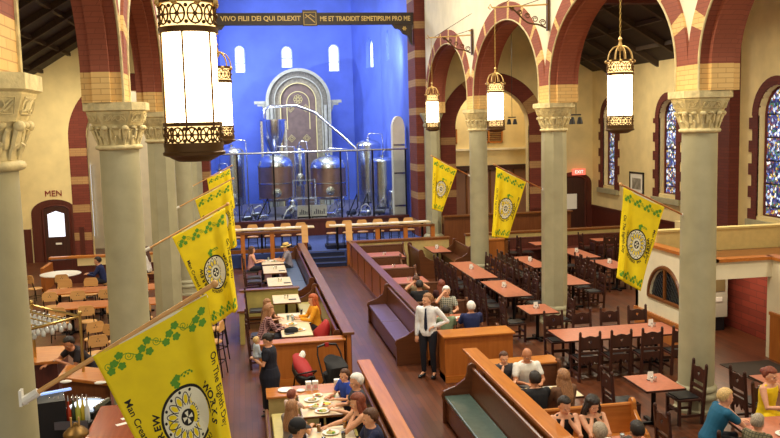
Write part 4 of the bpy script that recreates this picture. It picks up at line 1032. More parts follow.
# --- chairs
def dark_chair(label, x, y, rz, group):
    t = thing('carved_chair', label, 'chair', (x, y, 0), rz, group)
    obj('seat', MB().box(-.23, -.2, .42, .23, .24, .46), 'dark_wood', t, bev=.01)
    obj('seat_pad', MB().box(-.2, -.17, .46, .2, .21, .485), 'black', t, bev=.01)
    for s in (-1, 1):
        obj('back_post', MB().hexa([(s*.21-.025, -.24, 0), (s*.21+.025, -.24, 0), (s*.21+.025, -.19, 0), (s*.21-.025, -.19, 0), (s*.21-.022, -.31, 1.0), (s*.21+.022, -.31, 1.0), (s*.21+.022, -.27, 1.0), (s*.21-.022, -.27, 1.0)]).sph((s*.21, -.29, 1.02), (.03, .03, .045), 6), 'dark_wood', t)
        obj('front_leg', MB().box(s*.205-.024, .18, 0, s*.205+.024, .23, .42), 'dark_wood', t)
    # shaped back panel with pierced heart, made as an outline with a keyhole seam
    heart = [(0, .80), (.035, .845), (.03, .875), (.012, .88), (0, .865), (-.012, .88), (-.03, .875), (-.035, .845)]
    out = [(0, .70), (.19, .70), (.19, .97), (.12, .94), (.06, .955), (0, .965), (-.06, .955), (-.12, .94), (-.19, .97), (-.19, .70)]
    a = [(0, .70), (.19, .70), (.19, .96), (.12, .935), (.06, .955), (0, .965), (0, .865), (.012, .88), (.03, .875), (.035, .845), (0, .80)]
    pn = MB()
    for s in (1, -1):
        pts = [(p[0]*s, p[1]) for p in a]; pn.prism(pts, -.292, -.268, 'y')
    obj('back_panel', pn, 'dark_wood', t)
    obj('cross_rail', MB().box(-.19, -.27, .58, .19, -.245, .64), 'dark_wood', t)
    ap = [(-.19, .54), (.19, .54), (.19, .42), (.15, .36), (.11, .42), (.07, .34), (.03, .41), (0, .45), (-.03, .41), (-.07, .34), (-.11, .42), (-.15, .36), (-.19, .42)]
    obj('carved_apron', MB().prism(ap, -.255, -.235, 'y'), 'dark_wood', t)
    for s in (-1, 1): obj('side_stretcher', MB().box(s*.19, -.2, .14, s*.22, .2, .18), 'dark_wood', t)
    obj('front_stretcher', MB().box(-.19, .19, .22, .19, .215, .28), 'dark_wood', t)
    return t
def pale_chair(label, x, y, rz, group, z=0):
    t = thing('bistro_chair', label, 'chair', (x, y, z), rz, group)
    obj('seat', MB().lathe([(.2, .44), (.215, .45), (.215, .47), (.2, .48)], n=20), 'pale_wood', t)
    pts = [(-.2, .66), (.2, .66), (.21, .8)]+arcp(0, .8, .2, .15, pi-.15, 8)+[(-.21, .8)]
    obj('backrest', MB().prism([(p[0], min(p[1], .92)) for p in pts], -.25, -.225, 'y'), 'pale_wood', t)
    ho = MB()
    for dx, dz in ((0, .84), (-.03, .79), (.03, .79)): ho.lathe([(.0, 0), (.014, 0), (.014, .004)], (0, 0, 0), n=8) if False else ho.cb((dx, -.254, dz), (.018, .006, .018))
    obj('pierced_dots', ho, 'black', t)
    for s in (-1, 1):
        obj('back_leg', MB().tube([(s*.17, -.27, .7), (s*.17, -.18, .44), (s*.19, -.24, 0)], .014, 6), 'black_metal', t)
        obj('front_leg', MB().tube([(s*.16, .13, .44), (s*.19, .19, 0)], .014, 6), 'black_metal', t)
    obj('leg_brace', MB().tube([(-.18, -.21, .2), (-.175, .17, .2), (.175, .17, .2), (.18, -.21, .2)], .009, 5, closed=True), 'black_metal', t)
    return t
DC = PC = ST = None
def dchair(x, y, rz, label, group):
    global DC
    if DC is None: DC = dark_chair(label, x, y, rz, group); return DC
    return dup(DC, (x, y, 0), rz, label, group)
def pchair(x, y, rz, label, group, z=0):
    global PC
    if PC is None: PC = pale_chair(label, x, y, rz, group, z); return PC
    return dup(PC, (x, y, z), rz, label, group)
# --- tables
def table(x0, y0, x1, y1, label, top='salmon_top', edge='dark_wood', group=None, h=.75, posts=1, rz=0):
    cx, cy = (x0+x1)/2, (y0+y1)/2; a, b = (x1-x0)/2, (y1-y0)/2
    t = thing('dining_table', label, 'table', (cx, cy, 0), rz, group)
    obj('tabletop', MB().box(-a+.012, -b+.012, h-.03, a-.012, b-.012, h+.0), top, t)
    obj('table_edge', MB().box(-a, -b, h-.035, -a+.012, b, h-.002).box(a-.012, -b, h-.035, a, b, h-.002).box(-a, -b, h-.035, a, -b+.012, h-.002).box(-a, b-.012, h-.035, a, b, h-.002), edge, t)
    n = posts; along = b > a; L = max(a, b)
    for k in range(n):
        q = 0 if n == 1 else (-L+.4+(2*L-.8)*k/(n-1)); px, py = (0, q) if along else (q, 0)
        obj('pedestal', MB().lathe([(.05, .05), (.04, .1), (.04, h-.06), (.1, h-.035)], (px, py, 0), n=12), 'black_metal', t, smooth=40)
        obj('foot', MB().box(px-.3, py-.035, 0, px+.3, py+.035, .05).box(px-.035, py-.3, 0, px+.035, py+.3, .05), 'black_metal', t)
    return t
def condiments(x, y, where, z=.75, big=True, pair=True):
    g = 'table-top shakers'
    for dx, nm, mm, d in ((-.035, 'salt_shaker', 'white', 'salt shaker'), (.035, 'pepper_shaker', 'silver', 'pepper shaker')):
        t = thing(nm, '%s on %s' % (d, where), 'shaker', (x+dx, y, z), 0)
        obj('jar', MB().lathe([(.02, 0), (.024, .01), (.022, .07)], n=10), mm, t, smooth=50); obj('cap', MB().lathe([(.022, .07), (.023, .085), (.012, .1)], n=10), 'silver', t, smooth=50)
    if big:
        t = thing('menu_holder', 'white card holder on %s' % where, 'card holder', (x, y+.12, z), 0)
        obj('card', MB().hexa([(-.05, -.03, 0), (.05, -.03, 0), (.05, .03, 0), (-.05, .03, 0), (-.05, -.005, .15), (.05, -.005, .15), (.05, .005, .15), (-.05, .005, .15)]), 'white', t); obj('holder_base', MB().box(-.055, -.035, 0, .055, .035, .012), 'black', t)
def chairs_along(x0, y0, x1, y1, side, n, desc, group, kind=dchair, gap=.22, s0=0, skip=()):
    """place n chairs on a side ('W','E','S','N') of a table rectangle, each facing the table"""
    for k in range(n):
        if k in skip: continue
        f = (k+.5)/n; o = ORD[k+s0]
        if side == 'W': kind(x0-gap, y1+(y0-y1)*f, -pi/2, '%s, left side, %s from back' % (desc, o), group)
        if side == 'E': kind(x1+gap, y1+(y0-y1)*f, pi/2, '%s, right side, %s from back' % (desc, o), group)
        if side == 'S': kind(x0+(x1-x0)*f, y0-gap, 0, '%s, near side, %s from left' % (desc, o), group)
        if side == 'N': kind(x0+(x1-x0)*f, y1+gap, pi, '%s, far side, %s from left' % (desc, o), group)
G1 = 'dark carved chairs of the right dining area'
def Tb(key, x0, y0, x1, y1, desc, short, sides, posts=1, cond=True, top='salmon_top'):
    table(x0, y0, x1, y1, desc, top, posts=posts)
    for s, n in sides: chairs_along(x0, y0, x1, y1, s, n, 'carved chair at '+short, G1)
    if cond: condiments((x0+x1)/2, (y0+y1)/2, short)
Tb('A1', 6.6, 23.85, 7.35, 26.95, 'long salmon table just in front of the third column', 'the long table below the third column', [('W', 5), ('E', 5)], 2)
Tb('A2', 6.65, 21.05, 7.42, 23.4, 'salmon table between the long far table and the octagonal column', 'the table just beyond the octagonal column', [('W', 4), ('E', 3)], 2)
Tb('A3', 6.6, 18.95, 7.35, 19.98, 'small square salmon table at the foot of the octagonal column', 'the small table by the octagonal column', [('W', 1), ('E', 1)])
Tb('A4', 6.45, 16.35, 9.15, 17.4, 'wide salmon table with four chair backs in front, below the lattice window', 'the wide table below the lattice window', [('S', 4), ('N', 4)], 2, False)
condiments(8.75, 17.0, 'the right end of the wide table')
Tb('A5', 6.53, 12.9, 7.25, 13.82, 'square salmon table for two at the foot of the nearest right column', 'the table by the nearest right column', [('W', 1), ('E', 1)])
Tb('A6', 8.65, 12.35, 9.7, 13.3, 'salmon table cut by the right edge beyond the diners', 'the table cut by the right edge', [('W', 1), ('S', 1)], 1, False)
Tb('B1', 8.9, 25.1, 9.5, 27.4, 'salmon table left behind the octagonal column, second row', 'the table behind the octagonal column', [('W', 4), ('E', 4)], 2)
Tb('B4', 8.75, 22.1, 9.5, 24.3, 'salmon table emerging right of the octagonal column', 'the table right of the octagonal column', [('E', 3), ('W', 3)], 2, False)
Tb('B2', 10.95, 26.4, 11.7, 28.6, 'far salmon table with shakers, third row right of the octagonal column', 'the far third-row table', [('W', 3), ('E', 3)], 2)
Tb('B3', 11.05, 24.2, 11.8, 25.9, 'salmon table in the third row nearer the right banner', 'the third-row table by the right banner', [('W', 3), ('E', 2)], 2)
Tb('B5', 13.1, 29.9, 14.1, 30.7, 'farthest right salmon table beside the low cream wall', 'the farthest right table', [('W', 1), ('S', 2)], 1, False)
Tb('B6', 8.8, 29.7, 9.6, 30.6, 'small far table with white cards behind the oak screen panel', 'the far table behind the oak screen', [('S', 1), ('E', 1)])
Tb('B7', 10.6, 29.7, 11.4, 30.6, 'small far salmon table in the middle of the low cream wall', 'the far table before the cream wall', [('W', 1), ('E', 1)], 1, False)
Tb('C1', 6.6, 29.25, 7.3, 30.8, 'small salmon table between two pews by the yellow wall', 'the small table by the yellow wall', [], 1)
# booth tables right
for (x0, y0, x1, y1, lab, sh, top) in ((4.2, 28.6, 5.5, 29.95, 'farthest booth table in the right booths, purple-lit', 'the farthest right booth table', 'salmon_top'),
        (4.2, 26.1, 5.2, 27.1, 'second booth table in the right booths, purple-lit', 'the second right booth table', 'salmon_top'), (4.2, 23.6, 5.25, 24.75, 'third booth table in the right booths, before the khaki diner', 'the third right booth table', 'salmon_top'),
        (4.1, 20.95, 5.2, 21.6, 'booth table with a meal in front of the khaki diner', 'x', 'salmon_top'), (4.15, 18.75, 5.15, 19.5, 'booth table between the plaid and the navy diners', 'x', 'salmon_top'),
        (4.3, 12.95, 5.45, 13.6, 'booth table with the family of four around it', 'x', 'cream_top'), (4.35, 10.35, 5.55, 11.15, 'booth table in front of the two dark-haired women', 'x', 'salmon_top')):
    table(x0, y0, x1, y1, lab, top)
    if sh != 'x': condiments((x0+x1)/2, (y0+y1)/2, sh, big=False)
table(7.0, 10.4, 8.3, 11.35, 'salmon table at the bottom right with the teal and yellow diners', 'salmon_top', rz=-.1)
dchair(6.25, 11.3, -pi/2, 'dark carved chair under the diner in the teal top', G1)
# left block tables (cream tops)
LT = [(.55, 28.55, 1.3, 29.6, 'cream table between the straw hat diner and the woman in pink'), (.56, 26.75, 1.3, 28.25, 'second cream table from the platform in the left block'), (.62, 24.5, 1.34, 25.95, 'third cream table from the platform, next to the cross partition'),
      (.68, 22.0, 1.4, 23.15, 'cream table just in front of the cross partition'), (.72, 18.35, 1.42, 20.75, 'cream table with the plaid and orange diners'), (.78, 13.05, 1.48, 14.2, 'near cream table with plates around the toddler'), (.78, 10.9, 1.5, 12.55, 'cream table at the bottom edge with beer glasses')]
for (x0, y0, x1, y1, lab) in LT: table(x0, y0, x1, y1, lab, 'cream_top', 'brown', posts=2 if y1-y0 > 1.2 else 1)
condiments(.95, 27.5, 'the second cream table', big=False); condiments(1.0, 25.2, 'the third cream table', big=False); condiments(1.05, 22.6, 'the cream table before the cross partition', big=False)
for (y, lab) in ((27.9, 'left of the second cream table, its far side'), (27.1, 'left of the second cream table, its near side'), (25.6, 'left of the third cream table, its far side'), (24.8, 'left of the third cream table, its near side'), (22.7, 'beside the yellow side panel'), (19.9, 'under the blonde child next to the plaid shirt'), (18.8, 'behind the diner in plaid')):
    dchair(.25, y, -pi/2, 'dark carved chair '+lab, 'dark chairs of the left block')
dchair(.2, 29.1, -pi/2, 'dark carved chair under the woman in pink', 'dark chairs of the left block')
# left aisle : orange tables with pale bistro chairs
G2 = 'pale bistro chairs'
table(-5.75, 25.2, -2.6, 26.1, 'long orange table behind the left columns, farther of two', 'orange_top', 'oak', posts=3)
table(-5.0, 22.95, -2.3, 23.9, 'long orange table behind the left columns, nearer of two', 'orange_top', 'oak', posts=3)
t = thing('round_table', 'round table with a white paper cloth below the cream-faced low wall', 'table', (-5.95, 28.9, 0))
obj('tabletop', MB().lathe([(.62, .72), (.64, .73), (.64, .75), (.62, .76)], n=32), 'white', t); obj('pedestal', MB().lathe([(.3, 0), (.3, .03), (.04, .06), (.04, .72)], n=16), 'black_metal', t)
for k in range(4): pchair(-5.4+k*.75, 24.85, 0, 'pale bistro chair, %s from left, near side of farther orange table' % ORD[k], G2)
for k in range(4): pchair(-5.4+k*.75, 26.5, pi, 'pale bistro chair, %s from left, far side of farther orange table' % ORD[k], G2)
for k in range(4): pchair(-4.75+k*.7, 22.6, 0, 'pale bistro chair, %s from left, near side of nearer orange table' % ORD[k], G2)
pchair(-6.55, 28.0, -.6, 'pale bistro chair left of the round white table', G2); pchair(-5.7, 27.9, .1, 'pale bistro chair in front of the round white table', G2)
for (x, y, a, l) in ((-3.6, 20.6, .4, 'pale bistro chair beside the brass glass rack, farther one'), (-3.0, 20.2, -.5, 'pale bistro chair left of the second column, low'), (-3.3, 19.2, .3, 'pale bistro chair right of the bartender'), (-2.75, 19.6, 2.9, 'pale bistro chair facing away between rack and second column')):
    pchair(x, y, a, l, G2)
# pale chairs along the platform counters
for k, x in enumerate((-.95, -.3, .35, 1.0, 1.65, 2.25)): pchair(x, 33.45, pi, 'pale bistro chair, %s from the left behind the left platform counter' % ORD[k], G2, .5+.13)
for k, x in enumerate((3.45, 4.1, 4.7, 5.35, 6.0, 6.6)): pchair(x, 33.45, pi, 'pale bistro chair, %s from the left behind the right platform counter' % ORD[k], G2, .5+.13)
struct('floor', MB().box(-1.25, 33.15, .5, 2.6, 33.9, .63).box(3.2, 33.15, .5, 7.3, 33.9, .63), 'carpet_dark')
# bar stools by the aisle
def stool(label, x, y, rz):
    t = thing('bar_stool', label, 'stool', (x, y, 0), rz, 'bar stools behind the banners')
    obj('seat', MB().lathe([(.17, .72), (.185, .73), (.185, .76), (.17, .77)], n=20), 'pale_wood', t)
    pts = [(-.17, .98), (.17, .98), (.18, 1.08)]+arcp(0, 1.06, .17, .2, pi-.2, 6)+[(-.18, 1.08)]
    obj('backrest', MB().prism([(p[0], min(p[1], 1.2)) for p in pts], -.21, -.185, 'y'), 'pale_wood', t)
    for s in (-1, 1):
        obj('back_leg', MB().tube([(s*.15, -.2, 1.1), (s*.15, -.15, .74), (s*.2, -.23, 0)], .014, 6), 'black_metal', t); obj('front_leg', MB().tube([(s*.14, .12, .74), (s*.2, .2, 0)], .014, 6), 'black_metal', t)
    obj('foot_ring', MB().tube([(.19, -.2, .3), (.18, .17, .3), (-.18, .17, .3), (-.19, -.2, .3)], .012, 6, closed=True), 'black_metal', t)
stool('tall bar stool with pale seat showing right of the second banner', -.75, 19.6, .9); stool('tall bar stool with pale seat nearest the aisle below the banner', -.75, 18.4, 1.3); stool('tall bar stool farthest from camera below the banners', -.8, 21.0, 1.0)
# low wall in the left aisle and host stand
o = thing('low_partition', 'low wooden wall with cream face in front of the arched door', 'partition', (0, 31.3, 0))
obj('panel', MB().box(-6.75, 0, 0, -2.4, .15, .86), 'mahogany', o); obj('cream_face', MB().box(-5.85, -.02, .62, -2.6, 0, .9), 'plaster', o); obj('top_board', MB().box(-6.8, -.06, .9, -2.35, .2, .97), 'oak_x', o)
obj('end_panel', MB().box(-6.8, -1.4, 0, -6.68, 0, .8), 'oak_v', o)
# ================================================================== VESTIBULE (right)
VX0, VY0, VX1 = 9.75, 16.5, 11.25
P_ = lambda *a: None
o, PV = wall_with_holes('wall_vestibule_left', (VX0, 19.9), (VX0, VY0), 0, 2.2, [(1.5, .74, .98, 1.76, True)], 'plaster_white', .16)
hmm = thing('lattice_window', 'half-round wooden window with dark leaded lattice in the cream vestibule wall', 'window', (0, 0, 0))
fr = MB(); n = 20; sc, zb, rr = 1.5, .98, .80
fp = [PV(sc-rr, zb, .0)]+[PV(sc-rr*cos(pi*i/n), zb+rr*sin(pi*i/n), .0) for i in range(n+1)]
fr.tube(fp, .05, 6, closed=True); fr.tube([PV(sc, zb, 0), PV(sc, zb+rr, 0)], .045, 6); obj('frame', fr, 'brown', hmm)
la = MB()
for s in range(-6, 7):
    for sg in (1, -1):
        a0, b0 = s*.14, 0; pts = []
        for i in range(13):
            u, v = a0+sg*i*.065, i*.065
            if u*u+v*v < .72**2: pts.append(PV(sc+u, zb+v, .03))
        if len(pts) > 1: la.tube([pts[0], pts[-1]], .009, 4)
obj('lattice', la, 'black_metal', hmm)
gp_ = MB(); q = [PV(sc-.74*cos(pi*i/n), zb+.74*sin(pi*i/n), .06) for i in range(n+1)]; q2 = [PV(sc-.74*cos(pi*i/n), zb+.74*sin(pi*i/n), .08) for i in range(n+1)]; k_ = len(q)
gp_._a(q+q2, [tuple(range(k_)), tuple(range(k_, 2*k_))[::-1]]+[(i, (i+1) % k_, k_+(i+1) % k_, k_+i) for i in range(k_)]); obj('dark_panes', gp_, mat('dark leaded glass', (38, 44, 50), .15), hmm)
struct('trim_101', MB().box(VX0-.03, VY0+.0, 0, VX0, 19.9, .5).box(VX0-.06, VY0, .5, VX0, 19.9, .58), 'oak_v')
struct('wall_vestibule_header', MB().box(VX0, VY0, 1.82, VX1, VY0+.16, 2.2), 'plaster_white')
struct('wall_vestibule_right', MB().box(VX1, 12.5, 0, VX1+.16, VY0+.16, 2.2), 'plaster_white')
struct('trim_102', MB().box(VX1-.03, 12.5, 0, VX1, VY0, .98).box(VX1-.06, 12.5, .98, VX1, VY0, 1.05), 'oak_v')
struct('trim_103', MB().box(VX0-.07, VY0-.07, 2.2, VX0+.2, 20.0, 2.27).box(VX0, VY0-.07, 2.2, VX1, VY0+.2, 2.27).box(VX1-.07, 12.5, 2.2, VX1+.2, VY0+.2, 2.27), 'oak')
struct('wall_vestibule_back', MB().box(VX0, 19.75, 0, XW, 19.9, 2.2).box(VX0, 19.7, 2.2, XW, 19.95, 2.27), 'low_wall')
struct('ceiling', MB().box(VX0+.16, VY0+.16, 1.95, XW, 19.75, 2.0), 'brown')
struct('wall_vestibule_upper', MB().box(VX0+.2, 19.2, 2.0, XW, 19.35, 2.52).box(VX0+.2, 19.15, 2.52, XW, 19.4, 2.57), 'low_wall')
wnd = thing('leaded_window', 'small brown-framed leaded window in the right vestibule wall by the photo edge', 'window', (VX1-.03, 15.0, 1.1))
obj('frame', MB().box(-.03, -.5, 0, .03, .5, .06).box(-.03, -.5, .9, .03, .5, .96).box(-.03, -.5, 0, .03, -.44, .96).box(-.03, .44, 0, .03, .5, .96), 'brown', wnd); obj('pane', MB().box(-.005, -.44, .06, .01, .44, .9), mat('dark leaded glass', (38, 44, 50)), wnd)
la = MB()
for k in range(1, 6): la.box(-.012, -.44+k*.147-.006, .06, -.004, -.44+k*.147+.006, .9)
for k in range(1, 6): la.box(-.012, -.44, .06+k*.14-.006, -.004, .44, .06+k*.14+.006)
obj('lattice', la, 'black_metal', wnd)
# inside the vestibule: brick wall, white machine, floor mat
struct('wall_vestibule_brick', MB().box(12.05, 16.7, 0, 12.2, 19.75, 1.95), brickmat('vestibule brick', (150, 60, 44), (126, 48, 36), (84, 44, 34), bw=.6, bh=.16))
cm = thing('vending_machine', 'grey-white lit machine against the wall inside the vestibule opening', 'machine', (11.3, 19.3, 0))
obj('cabinet', MB().box(-.5, -.3, .35, .45, .35, 1.75), mat('machine grey', (186, 182, 166), .4), cm); obj('display', MB().box(-.42, -.32, 1.0, .37, -.3, 1.45), mat('machine display', (120, 104, 70), .3), cm)
obj('lit_top', MB().box(-.5, -.32, 1.68, .45, .3, 1.76), mat('machine light', (255, 246, 220), .4, emit=(255, 244, 214), es=1.5), cm); obj('button_row', MB().box(-.3, -.325, .75, .3, -.3, .85).box(-.3, -.325, .55, 0, -.3, .65), 'white', cm); obj('base', MB().box(-.45, -.25, 0, .4, .3, .35), 'black', cm)
tag(obj('floor_mat', MB().box(9.95, 15.1, 0.001, 11.1, 16.35, .015), mat('dark doormat', (60, 50, 42), .95)), 'dark grey doormat at the vestibule entrance', 'mat')
tag(obj('window_ledge_box', MB().box(13.9, 24.8, 0, 14.7, 25.6, 1.95), 'plaster'), 'cream boxed pedestal on the right below the pilaster', 'pedestal')
# picture on the right wall
t = thing('framed_picture', 'dark framed black and white picture on the cream wall between stained windows', 'picture', (XW-.03, 32.5, 2.68))
obj('frame', MB().box(-.03, -.62, -.45, .02, .62, -.38).box(-.03, -.62, .38, .02, .62, .45).box(-.03, -.62, -.45, .02, -.55, .45).box(-.03, .55, -.45, .02, .62, .45), 'black', t)
obj('mat_board', MB().box(-.01, -.55, -.38, .02, .55, .38), 'paper', t); obj('photo_print', MB().box(-.015, -.38, -.25, 0, .38, .2), mat('grey print', (112, 108, 98), .6, rgb2=(176, 172, 160), nscale=5), t)
# cherub-like twin spot fittings on the right wall of the arcade
for (px, py, Y, l) in ((576, 117, 22, 'small black twin spotlight right of the octagonal column capital'), (512, 119, 29, 'small black twin spotlight under the brick arch, beyond the middle lantern')):
    p = ay(px, py, Y); t = thing('twin_spotlight', l, 'spotlight', tuple(p))
    for s in (-1, 1): obj('lamp_head', MB().lathe([(.03, .02), (.05, 0), (.085, -.16), (.08, -.17)], (s*.11, 0, -.02), n=12), 'black', t)
    obj('hanging_rod', MB().tube([(0, 0, .08), (0, 0, 9.4-p.z if Y > 25 else 4.4)], .008, 4).tube([(-.14, 0, .06), (.14, 0, .06)], .018, 6), 'black', t)
# ================================================================== BAR (bottom left)
t = thing('bar_counter', 'reddish wooden bar counter at the bottom left below the biggest banner', 'counter', (0, 0, 0))
obj('counter_top', MB().hexa([(-3.1, 11.2, 1.04), (-1.55, 12.9, 1.04), (-1.75, 17.3, 1.04), (-2.5, 17.3, 1.04), (-3.1, 11.2, 1.1), (-1.55, 12.9, 1.1), (-1.75, 17.3, 1.1), (-2.5, 17.3, 1.1)]) if False else MB().box(-2.3, 10.6, 1.04, -1.6, 13.35, 1.1), 'red_bar', t, bev=.01)
obj('counter_front', MB().box(-2.2, 10.65, 0, -1.7, 13.3, 1.04), 'brown_v', t)
t = thing('bar_counter', 'orange wooden bar top running behind the ice bin, left of the second column', 'counter', (0, 0, 0))
obj('counter_top', MB().hexa([(-3.3, 15.2, 1.04), (-2.3, 14.55, 1.04), (-2.3, 15.35, 1.04), (-3.3, 16.0, 1.04), (-3.3, 15.2, 1.1), (-2.3, 14.55, 1.1), (-2.3, 15.35, 1.1), (-3.3, 16.0, 1.1)]), 'oak_x', t, bev=.01)
obj('counter_front', MB().hexa([(-3.25, 15.3, 0), (-2.35, 14.65, 0), (-2.35, 15.25, 0), (-3.25, 15.9, 0), (-3.25, 15.3, 1.04), (-2.35, 14.65, 1.04), (-2.35, 15.25, 1.04), (-3.25, 15.9, 1.04)]), 'brown_v', t)
t = thing('bar_counter', 'wooden back bar beneath the rack of hanging glasses', 'counter', (0, 0, 0))
obj('counter_top', MB().box(-4.9, 16.3, 1.04, -3.45, 17.5, 1.1), 'oak_x', t, bev=.01); obj('counter_front', MB().box(-4.8, 16.4, 0, -3.55, 17.4, 1.04), 'mahogany', t)
def at2(px, py, z): return az(px, py, z)
# brass rack with hanging glasses
rk = thing('glass_rack', 'brass tube rack hung with rows of stemmed glasses above the bar', 'rack', (0, 0, 0))
A, B, C_ = az(37.6, 302, 2.1), az(84, 313, 2.1), az(32.6, 328, 2.1); D_ = A+(C_-B)
A = V((-4.0, 16.7, 2.1)); B = V((-2.9, 15.4, 2.1)); C_ = V((-3.55, 14.6, 2.1)); D_ = V((-4.65, 15.9, 2.1))
obj('top_rail', MB().tube([A, B, C_, D_], .024, 8, closed=True), 'brass', rk, smooth=50)
for k in range(3):
    f = (k+1)/4; obj('glass_rail', MB().tube([A.lerp(D_, f)-V((0, 0, .03)), B.lerp(C_, f)-V((0, 0, .03))], .014, 6), 'brass', rk)
for q in (A, B, C_): obj('post', MB().tube([q+V((0, 0, .02)), V((q.x, q.y, 1.1))], .026, 8), 'brass', rk, smooth=50); obj('finial', MB().sph(q+V((0, 0, .06)), .042, 8), 'brass', rk, smooth=50)
glm = MB().lathe([(.035, 0), (.035, -.004), (.004, -.01), (.004, -.07), (.02, -.085), (.038, -.12), (.04, -.15), (.033, -.19), (.031, -.19), (.038, -.15), (.036, -.12), (.018, -.088)], n=10).mesh('wine_glass')
fixn(glm); glm.materials.append(mat('pale glassware', (214, 220, 222), .08, spec=.9)); glm.polygons.foreach_set('use_smooth', [True]*len(glm.polygons))
g0 = 0
for r_ in range(5):
    for c in range(9):
        f = (r_+.7)/5.6; h_ = (c+.7)/9.6; q = A.lerp(D_, f).lerp(B.lerp(C_, f), h_)
        go = bpy.data.objects.new('wine_glass', glm); COL.objects.link(go); go.location = (q.x, q.y, 2.06)
        tag(go, 'stemmed glass hanging upside down from the brass rack', 'glass', 'stemmed glasses hanging in the brass rack')
# back wall cabinet behind the rack
# POS, bins, bottles
t = thing('bar_terminal', 'black bar terminal cabinet with a pale blue lit top edge beside the banner pole', 'terminal', (0, 0, 0))
a = az(40, 408, 1.15); a = az(50, 400, 1.35)
obj('cabinet', MB().cb((a.x-.05, a.y, .7), (.5, .6, 1.4), .25), 'black', t); obj('lit_edge', MB().cb((a.x+.02, a.y+.2, 1.41), (.5, .06, .03), .45), mat('screen glow', (150, 180, 230), .4, emit=(140, 175, 240), es=.9), t)
t = thing('ice_bin', 'brightly lit steel ice bin behind the bottles on the bar', 'bin', (0, 0, 0))
c = az(94, 409, .95); c.x -= .1; c.y -= .08
obj('bin', MB().cb((c.x, c.y, .52), (.54, .6, 1.02), -.3), 'black', t); obj('ice_tray', MB().cb((c.x, c.y, 1.045), (.46, .5, .04), -.3), mat('lit ice', (226, 238, 250), .3, emit=(205, 228, 255), es=.55), t)
obj('tray_rim', MB().cb((c.x-.05, c.y+.27, 1.06), (.52, .05, .06), -.3).cb((c.x+.24, c.y-.05, 1.06), (.04, .5, .06), -.3), 'steel', t)
t = thing('speed_rail', 'black shelf carrying the row of pour bottles', 'shelf', (0, 0, 0))
c = az(69, 417, 1.1); obj('rail_box', MB().cb((c.x, c.y, .5), (.62, .3, 1.0), -.1), 'black', t); obj('front_lip', MB().cb((c.x, c.y-.17, 1.03), (.6, .03, .12), -.1), 'steel_dark', t)
cols = [(230, 224, 196), (40, 60, 96), (90, 110, 130), (150, 44, 30), (180, 60, 36), (70, 84, 60), (170, 170, 70), (206, 180, 60), (200, 206, 210)]
for k, cc in enumerate(cols):
    x = c.x-.26+k*.066; y = c.y-.02+.03*(k % 2)
    b = thing('pour_bottle', '%s pour bottle, %s from the left in the bottle row on the bar' % (['cream', 'navy', 'grey blue', 'dark red', 'orange red', 'olive', 'yellow green', 'golden', 'clear'][k], (ORD+['ninth'])[k]), 'bottle', (x, y, 1.0), 0, 'pour bottles on the bar'); b.scale = (1.1, 1.1, 1.25)
    obj('bottle', MB().lathe([(.03, 0), (.034, .01), (.034, .17), (.014, .22), (.013, .28)], n=12), mat('bottle %d' % k, cc, .25), b, smooth=40); obj('pourer', MB().lathe([(.014, .28), (.01, .31), (.004, .35)], n=8), 'silver', b)
t = thing('beer_tower', 'domed brass beer tower at the bottom edge of the bar', 'beer tap', (0, 0, 0))
c = az(76, 432, 1.35); c.z = 0
obj('dome', MB().lathe([(.14, 1.3), (.165, 1.31), (.165, 1.34), (.15, 1.36), (.1, 1.41), (.04, 1.44), (.03, 1.47), (.015, 1.48)], (c.x, c.y, 0), n=32), 'antique_brass', t, smooth=40)
obj('column', MB().lathe([(.12, .9), (.07, 1.0), (.07, 1.22), (.11, 1.3)], (c.x, c.y, 0), n=24), 'antique_brass', t, smooth=40)
for s in (0, 1): obj('tap_handle', MB().tube([(c.x-.05+s*.1, c.y-.02, 1.42), (c.x-.05+s*.1, c.y-.02, 1.56)], [.009, .014], 8), 'gold', t)
obj('stand', MB().lathe([(.2, 0), (.2, .9)], (c.x, c.y, 0), n=20), 'black', t)
for k, (px, py, w) in enumerate(((123, 424, .2), (128, 418, .16), (66, 398, .12))):
    q = az(px, py, 1.1)
    if k < 2: tag(obj('paper_slip', MB().cb((q.x, q.y, 1.104), (.2, .08, .004), .5), 'paper'), ['white paper slip on the reddish bar, nearer one', 'white paper slip on the reddish bar, farther one'][k], 'paper')
for (px, py, l) in ((66, 383, 'white folded napkin on the bar left of the ice bin'), (95, 394, 'white crumpled napkin on the bar behind the ice bin')):
    q = az(px, py, 1.1); tag(obj('napkin', MB().sph((q.x, max(q.y, 14.55), 1.125), (.1, .07, .025), 8), 'white', smooth=60), l, 'napkin')
